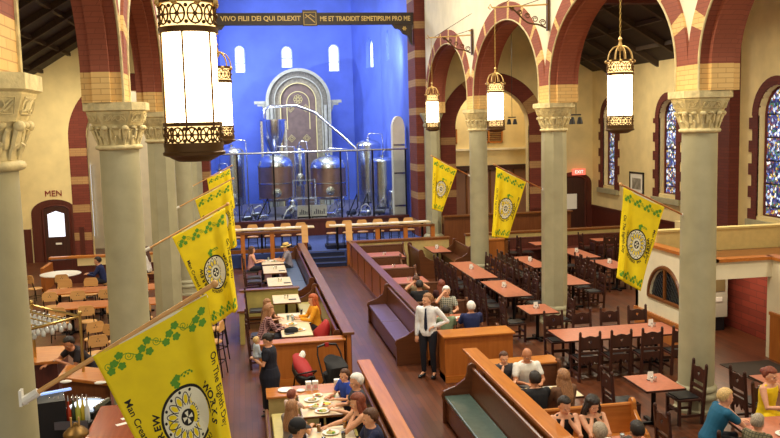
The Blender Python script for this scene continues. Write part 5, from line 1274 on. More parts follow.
# ================================================================== PEOPLE
def hairmat(n, c): return mat('hair '+n, c, .5, rgb2=tuple(min(255, v*1.5+8) for v in c), nscale=40, bump=.4, bscale=90, stretch=(3, 3, .6))
HAIR = {'brown': (66, 40, 26), 'dark': (26, 20, 18), 'white': (222, 216, 206), 'grey': (128, 116, 100), 'blond': (176, 140, 92), 'red': (140, 66, 32), 'auburn': (96, 44, 28), 'lightbrown': (120, 84, 56)}
def cloth(n, c, pat=None):
    if n in MATS: return MATS[n]
    m = mat(n, c, .85, noise=.06, nscale=10, bump=.15, bscale=45)
    if pat:
        nt = m.node_tree; b = nt.nodes['Principled BSDF']; tc = nt.nodes.new('ShaderNodeTexCoord')
        w1 = nt.nodes.new('ShaderNodeTexWave'); w1.bands_direction = 'X'; w1.inputs['Scale'].default_value = 7; w2 = nt.nodes.new('ShaderNodeTexWave'); w2.bands_direction = 'Z'; w2.inputs['Scale'].default_value = 7
        mx = nt.nodes.new('ShaderNodeMath'); mx.operation = 'MAXIMUM'
        for w in (w1, w2): nt.links.new(tc.outputs['Object'], w.inputs[0])
        nt.links.new(w1.outputs['Fac'], mx.inputs[0]); nt.links.new(w2.outputs['Fac'], mx.inputs[1])
        cr = nt.nodes.new('ShaderNodeValToRGB'); cr.color_ramp.elements[0].position = .75; cr.color_ramp.elements[1].position = .9; cr.color_ramp.elements[0].color = lin(c); cr.color_ramp.elements[1].color = lin(pat)
        nt.links.new(mx.outputs[0], cr.inputs[0]); nt.links.new(cr.outputs[0], b.inputs['Base Color'])
    return m
def remesh(mb, vox, name, smooth=0):
    me = mb.mesh(name); fixn(me); o = bpy.data.objects.new('tmp', me); COL.objects.link(o)
    r = o.modifiers.new('r', 'REMESH'); r.mode = 'VOXEL'; r.voxel_size = vox; r.use_smooth_shade = True
    if smooth: s = o.modifiers.new('s', 'SMOOTH'); s.factor = .5; s.iterations = smooth
    dg = bpy.context.evaluated_depsgraph_get(); out = bpy.data.meshes.new_from_object(o.evaluated_get(dg)); out.name = name
    bpy.data.objects.remove(o); bpy.data.meshes.remove(me); out.materials.clear(); return out
def limb(mb, pts, rs):
    pts = [V(p) for p in pts]
    mb.tube(pts, rs, 12)
    for p, r in zip(pts, rs): mb.sph(p, r*.99, 8)
def hand(mb, w, d, side, s, curl=.5):
    """wrist w, direction d, palm + five fingers"""
    d = V(d).normalized(); upv = V((0, 0, 1)); sd = d.cross(upv)
    if sd.length < .2: sd = V((1, 0, 0))
    sd.normalize(); nz = sd.cross(d).normalized(); w = V(w)
    pal = w+d*.05*s; mb.loft([(w, sd*.022*s, nz*.018*s), (w+d*.03*s, sd*.036*s, nz*.016*s), (w+d*.075*s, sd*.04*s, nz*.014*s), (w+d*.088*s, sd*.034*s, nz*.011*s)], 10)
    for k, L in enumerate((.062, .074, .078, .066)):
        off = (k-1.5)*.021*s; b = w+d*.08*s+sd*off
        m1 = b+(d*cos(curl*.5)-nz*sin(curl*.5))*L*.45*s; m2 = m1+(d*cos(curl*1.2)-nz*sin(curl*1.2))*L*.32*s; m3 = m2+(d*cos(curl*1.9)-nz*sin(curl*1.9))*L*.25*s
        limb(mb, [b, m1, m2, m3], [.0095*s, .009*s, .0085*s, .008*s])
    b = w+d*.025*s+sd*side*.025*s; m1 = b+(d*.6+sd*side*.7-nz*.2).normalized()*.035*s; m2 = m1+(d*.95+sd*side*.15-nz*.3).normalized()*.03*s
    limb(mb, [b, m1, m2], [.014*s, .011*s, .0095*s])
PC_ = [0]
def person(label, x, y, rz, z0=0.0, s=1.0, sit=True, lean=.08, head=(0, .15), arms=('table', 'table'), hair='short', hc='brown', shirt=('shirt grey', (120, 120, 120)), pants=('dark trousers', (36, 36, 48)), sleeve='short', skin='skin', legs=True, extra=None, group=None, seat=.47, wide=1.0, hsc=1.0, cat='person'):
    t = thing('person', label, cat, (x, y, z0), rz, group)
    pz = (seat+.1*s) if sit else .93*s
    pel = V((0, 0, pz)); u = V((0, sin(lean), cos(lean))); n = V((0, cos(lean), -sin(lean)))
    def T(k, f=0): return pel+u*k*s+n*f*s
    X = V((1, 0, 0))
    W = wide
    def torso(mb, g=0.0, zlo=-.06, top=.545):
        S = [(-.07, .155, .11), (0, .168, .122), (.1, .150, .108), (.2, .145, .102), (.32, .165, .112), (.42, .178, .108), (.48, .165, .088), (.52, .105, .068), (.56, .058, .056)]
        secs = [(T(k, -.01), X*(a*s*W+g), n*(b*s*W+g)) for k, a, b in S if zlo-.02 <= k <= top+.001]
        mb.loft(secs, 16)
    nk = T(.535)
    yaw, pitch = head
    HM = M4.Translation(nk+V((0, sin(lean*.5)*.1, cos(lean*.5)*.108))*s*1.0) @ M4.Rotation(yaw, 4, 'Z') @ M4.Rotation(-pitch-lean*.35, 4, 'X') @ M4.Scale(s*hsc*1.1, 4)
    sh = {}; A = []
    for sd, kind in ((1, arms[0]), (-1, arms[1])):      # +1 = figure's right (+x)
        so = T(.46)+X*sd*.175*s*W
        if kind == 'table': el = so+V((sd*.07, .13, -.25))*s; ha = el+V((-sd*.11, .21, .03+(.0 if sit else .1)))*s
        elif kind == 'lap': el = so+V((sd*.05, .03, -.28))*s; ha = el+V((-sd*.08, .21, -.06))*s
        elif kind == 'chin': el = so+V((-sd*.02, .25, -.2))*s; ha = HM @ V((sd*.03, .075, -.13))
        elif kind == 'head': el = so+V((sd*.12, .2, -.02))*s; ha = HM @ V((sd*.06, .05, .03))
        elif kind == 'hip': el = so+V((sd*.2, -.08, -.24))*s; ha = V((sd*.16, .07, pz+.13*s))
        elif kind == 'down': el = so+V((sd*.05, -.02, -.29))*s; ha = el+V((0, .05, -.25))*s
        elif kind == 'hold': el = so+V((sd*.06, .08, -.26))*s; ha = el+V((-sd*.2, .2, .08))*s
        elif kind == 'reach': el = so+V((sd*.05, .2, -.16))*s; ha = el+V((0, .24, -.05))*s
        A.append((sd, so, el, ha))
    bd = MB()
    torso(bd)
    limb(bd, [T(.5), T(.585), HM @ V((0, -.02, -.05))], [.062*s, .052*s, .05*s])
    T0 = bd.T; bd.T = HM
    bd.sph((0, -.008, .022), (.075, .095, .1), 12); bd.sph((0, .02, -.045), (.058, .068, .066), 10); bd.sph((0, .066, -.088), (.024, .02, .02), 6)
    bd.tube([(0, .082, .018), (0, .1, -.012), (0, .104, -.022)], [.009, .014, .012], 8); bd.sph((0, .09, -.05), (.024, .014, .011), 6)
    for q in (-1, 1):
        bd.sph((q*.078, -.006, -.008), (.01, .018, .03), 6); bd.sph((q*.04, .062, -.022), (.022, .02, .02), 6); bd.sph((q*.03, .084, .032), (.022, .008, .007), 6)
    bd.T = T0
    for sd, so, el, ha in A:
        limb(bd, [T(.44)+X*sd*.12*s, so, so.lerp(el, .5), el, el.lerp(ha, .5), ha], [.06*s, .055*s, .046*s, .037*s, .036*s, .025*s])
        d = (ha-el).normalized()
        if arms[0 if sd == 1 else 1] in ('chin', 'head'): d = (d+V((0, -.2, .2))).normalized()
        hand(bd, ha, d, -sd, s, .9 if arms[0 if sd == 1 else 1] in ('chin', 'hip', 'hold') else .5)
    L = []
    for sd in (1, -1):
        hip = pel+X*sd*.095*s+V((0, .0, -.02*s))
        if sit: kn = V((sd*.12*s, .43*s, seat+.07*s)); an = V((sd*.13*s, .40*s if z0+seat-.42*s > -.1 else .4*s, max(.09, seat-.36*s) if s > .7 else seat-.28*s)); toe = an+V((sd*.01, .13*s, -.05*s))
        else: kn = V((sd*.1*s, .03*s, .5*s)); an = V((sd*.11*s, -.02*s, .09*s)); toe = an+V((sd*.03, .14*s, -.05*s))
        L.append((hip, kn, an, toe))
        if legs: limb(bd, [hip, hip.lerp(kn, .5), kn, kn.lerp(an, .35), an], [.085*s, .075*s, .052*s, .05*s, .032*s]); limb(bd, [an, toe], [.033*s, .022*s])
    me = remesh(bd, (.0105 if s > .7 else .009) if y < 17.5 else .0125, 'person_body')
    skm = M[skin]; me.materials.append(skm); me.materials.append(mat('eye', (40, 28, 22), .3)); me.materials.append(mat('lips', (176, 92, 82), .5)); me.materials.append(mat('eye white', (232, 226, 218), .3))
    HI = HM.inverted()
    for p in me.polygons:
        c = HI @ p.center
        if c.y > .055 and abs(c.z) < .12:
            ex = abs(c.x)-.03
            if ex*ex/.013**2+(c.z-.01)**2/.007**2 < 1: p.material_index = 1 if abs(ex) < .006 else 3
            elif abs(c.x) < .024 and abs(c.z+.05) < .007 and c.y > .078: p.material_index = 2
    o = obj('body', me, [], t)
    # clothing
    sm = cloth(shirt[0], shirt[1], shirt[2] if len(shirt) > 2 else None)
    c = MB(); torso(c, .014, -.07, .53 if sleeve != 'none' else .49)
    for sd, so, el, ha in A:
        if sleeve == 'short': e2 = so.lerp(el, .55); limb(c, [T(.44)+X*sd*.12*s, so, e2], [.068*s, .068*s, .062*s])
        elif sleeve == 'long': limb(c, [T(.44)+X*sd*.12*s, so, so.lerp(el, .5), el, el.lerp(ha, .5), el.lerp(ha, .93)], [.068*s, .067*s, .06*s, .05*s, .046*s, .038*s])
        else: limb(c, [T(.44)+X*sd*.10*s, T(.5)+X*sd*.10*s], [.05*s, .03*s])
    cm_ = remesh(c, .013, 'top', 2); cm_.materials.append(sm); obj('shirt' if extra != 'dress' else 'dress', cm_, [], t)
    if legs:
        pm_ = cloth(*pants[:2]); c = MB(); torso(c, .011, -.07, .1)
        if extra == 'dress' and not sit:
            c.loft([(pel+V((0, 0, .1*s)), X*.17*s*W, V((0, .13*s*W, 0))), (pel-V((0, 0, .1*s)), X*.2*s*W, V((0, .17*s*W, 0))), (V((0, .0, .5*s)), X*.2*s*W, V((0, .17*s, 0))), (V((0, 0, .16*s)), X*.2*s, V((0, .17*s, 0)))], 18)
        else:
            for hip, kn, an, toe in L: limb(c, [hip, hip.lerp(kn, .5), kn, kn.lerp(an, .5), an.lerp(kn, .08)], [.098*s*W, .088*s, .066*s, .06*s, .052*s])
        q = remesh(c, .014, 'trousers', 2); q.materials.append(pm_); obj('trousers' if extra != 'dress' else 'skirt', q, [], t)
        for hip, kn, an, toe in L:
            c = MB(); c.loft([(an+V((0, -.045*s, -.055*s)), X*.03*s, V((0, 0, .022*s))), (an+V((0, .02*s, -.045*s)), X*.042*s, V((0, 0, .035*s))), (toe+V((0, .03*s, -.005*s)), X*.045*s, V((0, 0, .025*s))), (toe+V((0, .07*s, -.01*s)), X*.028*s, V((0, 0, .014*s)))], 12)
            obj('shoe', c, 'black', t, smooth=60)
    if extra == 'tie':
        c = MB(); a_ = T(.50, .105); p1 = T(.46, .128); p2 = T(.3, .137); p3 = T(.1, .135)
        c.loft([(a_, X*.02, n*.012), (p1, X*.016, n*.008), (p2, X*.03, n*.007), (p3, X*.038, n*.007), (T(.04, .13), X*.005, n*.005)], 8); obj('necktie', c, cloth('navy tie', (24, 30, 58)), t)
        c = MB(); c.loft([(T(.505, .0), X*.08, n*.08), (T(.545, .0), X*.07, n*.066)], 16); obj('collar', c, sm, t, smooth=50)
        c = MB(); c.loft([(T(.015, -.01), X*.178*s, n*.132*s), (T(.045, -.01), X*.174*s, n*.13*s)], 20); obj('belt', c, 'black', t)
    # hair
    if hair != 'bald':
        hm = hairmat(hc, HAIR[hc]); h = MB(); 
        def cap_(hairline=.5, g=1.0, low=-.25, curly=0):
            nn = 18; b = MB(); b.sph((0, 0, 0), 1.0, nn); rr = random.Random(len(label))
            for p in b.v:
                dx, dy, dz = p; k = 1.05+rr.uniform(-.02, .035)
                if dy > .25 and dz < hairline: k = .8
                elif dz < low and dy > -.15: k = .8
                elif dz < low-.5: k = .84
                if curly: k *= 1+rr.uniform(-.04, .1)
                h.v.append((dx*.087*g*k, -.016+dy*.106*g*k, .03+dz*.104*g*k))
            h.f += [f for f in b.f]; h.m += [0]*len(b.f)
        if hair in ('short', 'cap', 'hat'): cap_(.52, 1.0)
        elif hair == 'bun': cap_(.5, 1.02); h.sph((0, -.125, .03), (.048, .045, .048), 8)
        elif hair == 'ponytail': cap_(.5, 1.02); h.tube([(0, -.11, .03), (0, -.15, .0), (0, -.16, -.1), (0, -.14, -.2)], [.025, .035, .03, .01], 8)
        elif hair in ('long', 'curly'):
            g = 1.03 if hair == 'long' else 1.12
            cap_(.48, g, -.6, hair == 'curly')
            w = 1.0 if hair == 'long' else 1.25
            h.loft([((0, -.045, .03), (.08*w, 0, 0), (0, .06, 0)), ((0, -.058, -.06), (.092*w, 0, 0), (0, .055*w, 0)), ((0, -.07, -.16), (.1*w, 0, 0), (0, .045*w, 0)), ((0, -.085, -.27), (.092*w, 0, 0), (0, .036*w, 0)), ((0, -.095, -.36), (.05*w, 0, 0), (0, .016, 0))], 16)
            for q in (-1, 1): h.tube([(q*.075, -.0, .04), (q*.088*w, .01, -.05), (q*.09*w, .0, -.15), (q*.08, -.02, -.24)], [.02, .03, .028, .008], 8)
        h.v = [tuple(HM @ V(p)) for p in h.v]
        if hair in ('long', 'curly', 'bun', 'ponytail'):
            hmz = remesh(h, .012, 'hair', 1); hmz.materials.append(hm); obj('hair', hmz, [], t)
        else: obj('hair', h, hm, t, smooth=80)
    else:
        pass
    if hair == 'cap':
        c = MB(); c.T = HM; c.lathe([(.094, .03), (.097, .06), (.09, .1), (.06, .135), (.02, .148)], (0, -.012, 0), n=20, sy=1.15); c.prism([(-.07, .07), (.07, .07), (.06, .15), (.03, .17), (-.03, .17), (-.06, .15)], .03, .04, 'z')
        obj('baseball_cap', c, cloth('black cap', (26, 26, 32)), t, smooth=50)
    if hair == 'hat':
        c = MB(); c.T = HM; c.lathe([(.17, .045), (.175, .055), (.1, .06), (.098, .12), (.085, .15), (.03, .155)], (0, -.012, 0), n=24); obj('straw_hat', c, cloth('straw', (226, 196, 120)), t, smooth=50)
        c = MB(); c.T = HM; c.lathe([(.1, .062), (.102, .065), (.101, .088), (.098, .09)], (0, -.012, 0), n=24); obj('hat_band', c, 'black', t, smooth=50)
    return t
sh_ = lambda n, c, *p: (n, c)+p
W_ = pi/2; E_ = -pi/2; CAM = pi; AWAY = 0
person('person in grey shirt and straw hat at the far end of the left booths', 1.5, 29.2, W_, hair='hat', hc='dark', shirt=sh_('grey shirt', (142, 136, 150)), lean=.15)
person('person with long brown hair in a pink top facing the straw hat diner', .2, 29.15, E_, hair='long', hc='brown', shirt=sh_('pink top', (222, 160, 160)), sleeve='none', lean=.1, s=.95)
person('person in dark red plaid shirt leaning over the table, back to the aisle', .32, 19.15, E_+.15, hair='long', hc='lightbrown', shirt=sh_('red plaid', (70, 26, 36), (196, 150, 150)), sleeve='long', lean=.3)
person('pale-faced person sitting just beyond the plaid shirt', .42, 20.15, E_-.5, hair='long', hc='lightbrown', shirt=sh_('brown top', (120, 84, 66)), s=.85, seat=.52, lean=.15)
person('red-haired person in mustard orange top on the yellow-green bench', 1.62, 19.95, W_+.1, hair='long', hc='red', shirt=sh_('mustard top', (232, 158, 30)), sleeve='long', lean=.12)
person('boy in bright blue shirt at the right of the near left table', 1.6, 13.85, W_+.5, hair='short', hc='brown', shirt=sh_('blue shirt', (34, 66, 168)), s=.8, seat=.55, lean=.1)
person('white-haired person in charcoal shirt beside the boy in blue', 1.72, 13.2, W_, hair='short', hc='white', shirt=sh_('charcoal shirt', (62, 66, 84)), head=(.2, .2))
person('brunette person with long hair leaning on the near table, in front of the white-haired one', 1.7, 12.25, W_+.1, hair='long', hc='auburn', shirt=sh_('black top', (34, 28, 34)), sleeve='none', arms=('reach', 'chin'), lean=.25)
person('person in navy shirt with short dark hair at the bottom edge beside the screen', 1.75, 11.5, W_+.1, hair='short', hc='brown', shirt=sh_('navy shirt', (30, 38, 74)), arms=('table', 'reach'), lean=.2, wide=1.1)
person('toddler in a pale pink top seen from behind at the near left table', .62, 13.2, E_+.9, hair='short', hc='auburn', shirt=sh_('pale pink top', (236, 206, 196)), pants=('pink trousers', (214, 160, 166)), s=.62, seat=.6, arms=('reach', 'table'), hsc=1.2, lean=.1)
person('child with very long light brown hair at the bottom left table', .56, 12.25, E_+.8, hair='long', hc='lightbrown', shirt=sh_('grey brown top', (140, 126, 118)), s=.86, seat=.54, lean=.1)
person('person in black baseball cap at the bottom edge of the left booth', .54, 11.25, E_+.3, hair='cap', hc='dark', shirt=sh_('dark tee', (44, 46, 58)), lean=.12)
person('standing man in white shirt and dark tie, hand on hip in the aisle', 3.72, 17.1, pi-.55, sit=False, s=1.04, hair='short', hc='lightbrown', shirt=sh_('white shirt', (236, 238, 246)), sleeve='long', arms=('down', 'hip'), head=(-.65 if False else -.7, .12), lean=.0, extra='tie', pants=('black trousers', (24, 26, 38)), wide=1.05)
person('standing woman in long black dress with hair in a bun, cradling a baby', .36, 15.5, W_-.15, sit=False, s=.9, hair='bun', hc='dark', shirt=sh_('black dress', (22, 26, 44)), sleeve='short', arms=('hold', 'hold'), head=(.0, .55), lean=.02, extra='dress', pants=('black dress skirt', (22, 26, 44)), wide=1.3)
person('baby held against the chest of the woman in black', .13, 15.48, E_+.4, z0=.66, s=.42, seat=.45, hair='short', hc='blond', shirt=sh_('baby blue suit', (196, 210, 226)), pants=('baby blue trousers', (190, 206, 224)), sleeve='long', arms=('lap', 'lap'), hsc=1.35)
person('person in khaki shirt leaning forward with hands to the face in right booth', 4.5, 22.35, CAM, hair='short', hc='brown', shirt=sh_('khaki shirt', (168, 150, 116)), arms=('head', 'head'), lean=.55, head=(0, .5), wide=1.1)
person('person with auburn hair and dark top, back to camera by the plaid diner', 4.95, 21.1-.15, AWAY, hair='long', hc='auburn', shirt=sh_('dark maroon top', (64, 26, 30)), lean=.1, s=.95)
person('black-haired person between the khaki diner and the standing man', 4.35, 20.85, AWAY, hair='short', hc='dark', shirt=sh_('black tee', (26, 26, 32)), lean=.1)
person('white-haired person in green plaid shirt facing the camera in right booth', 4.82, 20.0, CAM, hair='short', hc='white', shirt=sh_('green plaid', (86, 94, 84), (206, 206, 190)), arms=('head', 'table'), lean=.1)
person('white-haired person in navy top, back to camera above the golden partition', 4.92, 18.0, AWAY, hair='short', hc='white', shirt=sh_('navy top', (34, 44, 92)), lean=.1, wide=1.1)
person('black-haired person in pale green top beside the standing man', 4.35, 18.05, AWAY, hair='short', hc='dark', shirt=sh_('pale green top', (132, 150, 120)), lean=.05, s=.92)
person('boy with brown hair in dark grey top beside the bald man', 4.42, 14.15, CAM, hair='short', hc='brown', shirt=sh_('slate top', (62, 60, 66)), s=.84, seat=.54, lean=.15, arms=('chin', 'table'))
person('bald man in white T-shirt looking down at his plate', 4.82, 14.12, CAM, hair='bald', shirt=sh_('white tee', (238, 236, 230)), lean=.2, head=(0, .45), wide=1.1, skin='skin_d')
person('person in black T-shirt with dark short hair, back to camera in family booth', 4.46, 12.5, AWAY, hair='short', hc='dark', shirt=sh_('black tee', (26, 26, 32)), lean=.15, wide=1.1)
person('person with long brown hair seen from behind in the family booth', 4.95, 12.5, AWAY+.2, hair='long', hc='lightbrown', shirt=sh_('brown knit', (112, 78, 56)), lean=.15, sleeve='long')
person('person in black tank top resting chin on clasped hands', 4.45, 11.42, CAM, hair='short', hc='dark', shirt=sh_('black tank', (24, 24, 28)), sleeve='none', arms=('chin', 'chin'), lean=.2, head=(.1, .35))
person('person with long black curly hair and olive top, hand at chin', 4.87, 11.38, CAM+.1, hair='curly', hc='dark', shirt=sh_('olive top', (74, 66, 48)), sleeve='none', arms=('chin', 'chin'), lean=.15, head=(0, .25), s=.96)
person('grey-brown haired person seen from behind at the bottom edge of right booths', 4.48, 10.1, AWAY, hair='short', hc='grey', shirt=sh_('brown knit', (112, 78, 56)), lean=.1, sleeve='long')
person('black-haired person at the bottom edge right of the booths', 4.98, 10.05, AWAY, hair='short', hc='dark', shirt=sh_('black tee', (26, 26, 32)), lean=.1)
person('blond person in teal top with bare nape drinking at the bottom right table', 6.62, 11.1, E_-.1, hair='short', hc='blond', shirt=sh_('teal top', (22, 92, 126)), arms=('chin', 'table'), lean=.4, seat=.5, wide=1.1)
person('grey-haired boy in patterned shirt at the bottom right table', 6.72, 10.15, E_+.5, hair='short', hc='grey', shirt=sh_('camo shirt', (120, 112, 84), (70, 66, 50)), s=.9, lean=.15)
person('person in bright yellow sleeveless dress at the right edge', 8.0, 11.8, CAM-.5+.9, hair='bun', hc='auburn', shirt=sh_('yellow dress', (240, 206, 20)), pants=('yellow skirt', (240, 206, 20)), sleeve='none', arms=('table', 'reach'), lean=.1, seat=.5)
person('bending person in dark top behind the brass rack posts', -3.0, 16.6, pi-.9, sit=False, s=.98, hair='short', hc='dark', shirt=sh_('black top', (34, 28, 34)), arms=('reach', 'table'), lean=.75, head=(.2, .3), skin='skin_d')
person('person in navy top seated right of the round white table', -4.5, 28.3, W_, hair='short', hc='dark', shirt=sh_('navy top', (34, 44, 92)), lean=.3, sleeve='long')
person('dark-clothed person seated behind the farther orange table', -3.55, 27.3, CAM, hair='short', hc='dark', shirt=sh_('black tee', (26, 26, 32)), lean=.2, sleeve='long')
person('white-sleeved person near the cream-faced low wall beside the second column', -3.3, 29.9, W_-.3, hair='long', hc='brown', shirt=sh_('white tee', (238, 236, 230)), lean=.1, sleeve='long')
# chairs / benches that carry people not on benches
pchair(-4.35, 28.3, W_, 'pale bistro chair under the person in navy by the round table', G2); pchair(-3.2, 29.9, W_-.3, 'pale bistro chair under the white-sleeved person', G2)
dchair(6.6, 10.2, E_+.5, 'dark carved chair under the grey-haired boy', G1); dchair(8.25, 11.9, CAM-.5+.9, 'dark carved chair under the person in the yellow dress', G1)
pew_x('booth_pew', 'pew under the black-haired and auburn diners, facing away from camera', 4.05, 5.35, 20.62, 1, h=.84, m='brown', ends=False)
pew_x('booth_pew', 'pew under the black T-shirt diner in the family booth', 4.25, 5.6, 12.18, 1, h=.8, m='brown', ends=False)
pew_x('booth_pew', 'pew at the bottom edge under the grey-brown haired diner', 4.25, 5.75, 9.75, 1, h=.8, m='brown', ends=False)
# ================================================================== TABLEWARE, BAGS, STROLLER
def plate(x, y, label, r=.13, food=None, z=.752, oval=1.0):
    t = thing('plate', label, 'plate', (x, y, z), 0, 'plates on the tables')
    obj('dish', MB().lathe([(.06, 0), (r*.7, .004), (r, .018), (r*.98, .022), (r*.68, .009), (.02, .008)], n=24, sx=oval), 'white', t, smooth=50)
    if food:
        rr = random.Random(int(x*991+y*77)); m = MB()
        base = MB().sph((0, 0, .014), (r*.55*oval, r*.5, .02), 8); obj('food', base, food, t, smooth=60)
        for k in range(3): obj('garnish', MB().sph((rr.uniform(-.5, .5)*r*oval, rr.uniform(-.5, .5)*r, .026), (.022, .02, .014), 6), [M['flag_green'], mat('tomato', (196, 60, 36), .5), mat('cheese', (236, 196, 90), .5)][k], t, smooth=60)
    return t
def glass(x, y, label, liquid=None, z=.752, h=.14, r=.036):
    t = thing('drinking_glass', label, 'glass', (x, y, z), 0, 'drinking glasses on the tables')
    obj('tumbler', MB().lathe([(r*.8, 0), (r, h), (r*.93, h), (r*.74, .008)], n=16), 'glass', t, smooth=50)
    if liquid: obj('drink', MB().lathe([(r*.73, .009), (r*.88, h*.82), (.001, h*.82)], n=16), liquid, t, smooth=50)
    return t
amber = mat('amber beer', (206, 120, 20), .2); water = mat('iced water', (214, 226, 230), .15); cola = mat('cola', (52, 26, 18), .2)
salad = mat('salad', (134, 150, 60), .7, rgb2=(206, 186, 120), nscale=30); fries = mat('golden fries', (222, 172, 86), .7, rgb2=(190, 130, 56), nscale=40); pasta = mat('pale bowl food', (206, 196, 164), .7, rgb2=(150, 120, 84), nscale=30)
PL = [(1.0, 13.85, 'bowl-like plate of pale food at the top left of the toddler table', pasta, .13), (1.12, 14.08, 'small plate with purple and green bits at the far edge of the toddler table', salad, .09), (1.32, 13.88, 'plate with reddish leftovers near the boy in blue', mat('red sauce food', (206, 120, 80), .6), .12),
      (1.02, 13.5, 'oval plate with tomato salad in the middle of the toddler table', salad, .12), (1.22, 13.58, 'plate of yellow chips beside the tomato salad', mat('yellow chips', (240, 206, 70), .6), .11), (1.12, 13.25, 'rectangular-looking plate of greens at the near edge of the toddler table', salad, .13),
      (1.15, 12.25, 'salad plate at the far end of the bottom cream table', salad, .13), (1.15, 11.55, 'plate of fries on the bottom cream table', fries, .13),
      (.6, 14.6, 'empty white plate on the wooden shelf beside the toddler', None, .14), (.86, 14.5, 'small white saucer on the wooden shelf, right of the empty plate', None, .08),
      (1.0, 19.5, 'plate of food before the plaid diner', fries, .14), (1.15, 18.9, 'oval plate at the near end of the plaid diner table', fries, .14), (1.2, 20.1, 'plate of food before the diner in orange', salad, .13), (1.05, 20.4, 'white plate at the far end of the plaid diner table', pasta, .12),
      (.95, 29.1, 'plate between the pink and straw hat diners', pasta, .13), (4.6, 13.3, 'white plate before the boy in dark grey', pasta, .14), (5.0, 13.4, 'plate with greens before the bald man', salad, .13), (5.25, 13.15, 'white plate in front of the brown-haired diner', fries, .13), (4.75, 13.08, 'plate nearest the black T-shirt diner', salad, .12),
      (4.45, 21.3, 'plate of golden food before the khaki diner', fries, .13), (4.85, 21.35, 'yellow plate left of the auburn diner', fries, .12), (5.0, 21.15, 'round dish with orange food near the auburn diner', mat('orange food', (216, 130, 60), .6), .1),
      (4.55, 19.15, 'plate before the plaid-shirted diner', salad, .13), (4.9, 19.0, 'plate before the navy-topped diner', pasta, .13), (7.5, 10.6, 'white plate at the near edge of the bottom right table', pasta, .14), (4.75, 10.8, 'plate on the table of the dark-haired pair', fries, .13)]
for x, y, l, f, r in PL: plate(x, y, l, r, f, z=(.752 if l.find('shelf') < 0 else .722))
GL = [(.98, 12.35, 'beer glass with amber drink at the bottom cream table', amber), (1.38, 12.4, 'amber glass right of the salad plate at the bottom', amber), (1.3, 11.95, 'dark drink glass on the bottom cream table', cola), (1.0, 11.8, 'second dark drink glass on the bottom cream table, left', cola),
      (.95, 20.0, 'water glass between plaid and orange diners', water), (1.3, 20.5, 'dark drink glass near the diner in orange', cola), (1.05, 19.85, 'tall white cup on the plaid diner table', water), (1.2, 29.4, 'dark glass near the straw hat diner', cola), (.8, 29.35, 'water glass near the woman in pink', water),
      (5.2, 13.45, 'cup of water near the bald man', water), (4.42, 13.1, 'dark drink near the black T-shirt diner', cola), (5.15, 10.9, 'water glass before the curly-haired diner', water), (7.35, 11.15, 'clear tumbler in front of the teal diner', water), (8.0, 10.9, 'dark drink near the diner in yellow', cola), (4.65, 21.1, 'red drink in the khaki diner booth', mat('red drink', (150, 40, 30), .2)), (4.7, 19.3, 'red drink between plaid and navy diners', mat('red drink', (150, 40, 30), .2))]
for x, y, l, q in GL: glass(x, y, l, q)
for x, y, a, l in ((.9, 18.6, .4, 'grey cloth napkin at the near end of the plaid diner table'), (7.15, 10.75, .6, 'white napkin before the teal diner'), (4.95, 11.05, -.2, 'white napkin before the curly-haired diner'), (1.2, 24.9, 0, 'dark folded napkin on the third cream table'), (1.15, 27.1, 0, 'dark folded napkin on the second cream table'), (1.2, 22.4, 0, 'dark folded napkin on the cream table by the cross partition')):
    tag(obj('napkin', MB().cb((x, y, .757), (.2, .12, .01), a), 'paper' if 'white' in l else cloth('slate napkin', (66, 66, 76)), bev=.003), l, 'napkin')
tag(obj('smartphone', MB().cb((7.75, 10.95, .757), (.08, .16, .01), .6), 'black', bev=.003), 'black phone on the bottom right table beside the yellow dress', 'phone')
tag(obj('menu_folder', MB().cb((5.35, 10.95, .757), (.14, .28, .012), .5), 'black', bev=.003), 'black menu folder on the table of the dark-haired pair', 'menu')
tag(obj('dark_handbag', MB().loft([((.95, 18.75, .76), (.16, 0, 0), (0, .09, 0)), ((.95, 18.75, .84), (.15, 0, 0), (0, .08, 0)), ((.97, 18.77, .87), (.06, 0, 0), (0, .03, 0))], 12), cloth('black bag', (26, 26, 30)), smooth=60), 'small black bag lying on the plaid diner table', 'bag')
for k, (x, l) in enumerate(((1.0, 'white drink carton on the shelf behind the toddler table, left'), (1.12, 'white drink carton on the shelf behind the toddler table, right'), (1.5, 'crumpled white paper bag on the shelf before the stroller'))):
    t = thing('paper_carton', l, 'carton', (x, 14.55, .72)); obj('carton_body', MB().hexa([(-.045, -.045, 0), (.045, -.045, 0), (.045, .045, 0), (-.045, .045, 0), (-.05, -.05, .15), (.05, -.05, .15), (.05, .05, .15), (-.05, .05, .15)]), 'white', t); obj('carton_label', MB().box(-.03, -.053, .04, .03, -.047, .1), mat('pink label', (226, 170, 170), .6), t)
# red jacket on the bench
jm = MB(); jm.loft([((1.62, 18.95, .52), (.2, 0, 0), (0, .28, 0)), ((1.65, 18.95, .68), (.2, 0, 0), (0, .25, 0)), ((1.74, 18.95, .85), (.1, 0, 0), (0, .2, 0)), ((1.76, 18.95, .93), (.04, 0, 0), (0, .12, 0))], 14)
tag(obj('red_jacket', jm, 'red', smooth=70), 'red jacket heaped on the bench beside the diner in orange', 'jacket')
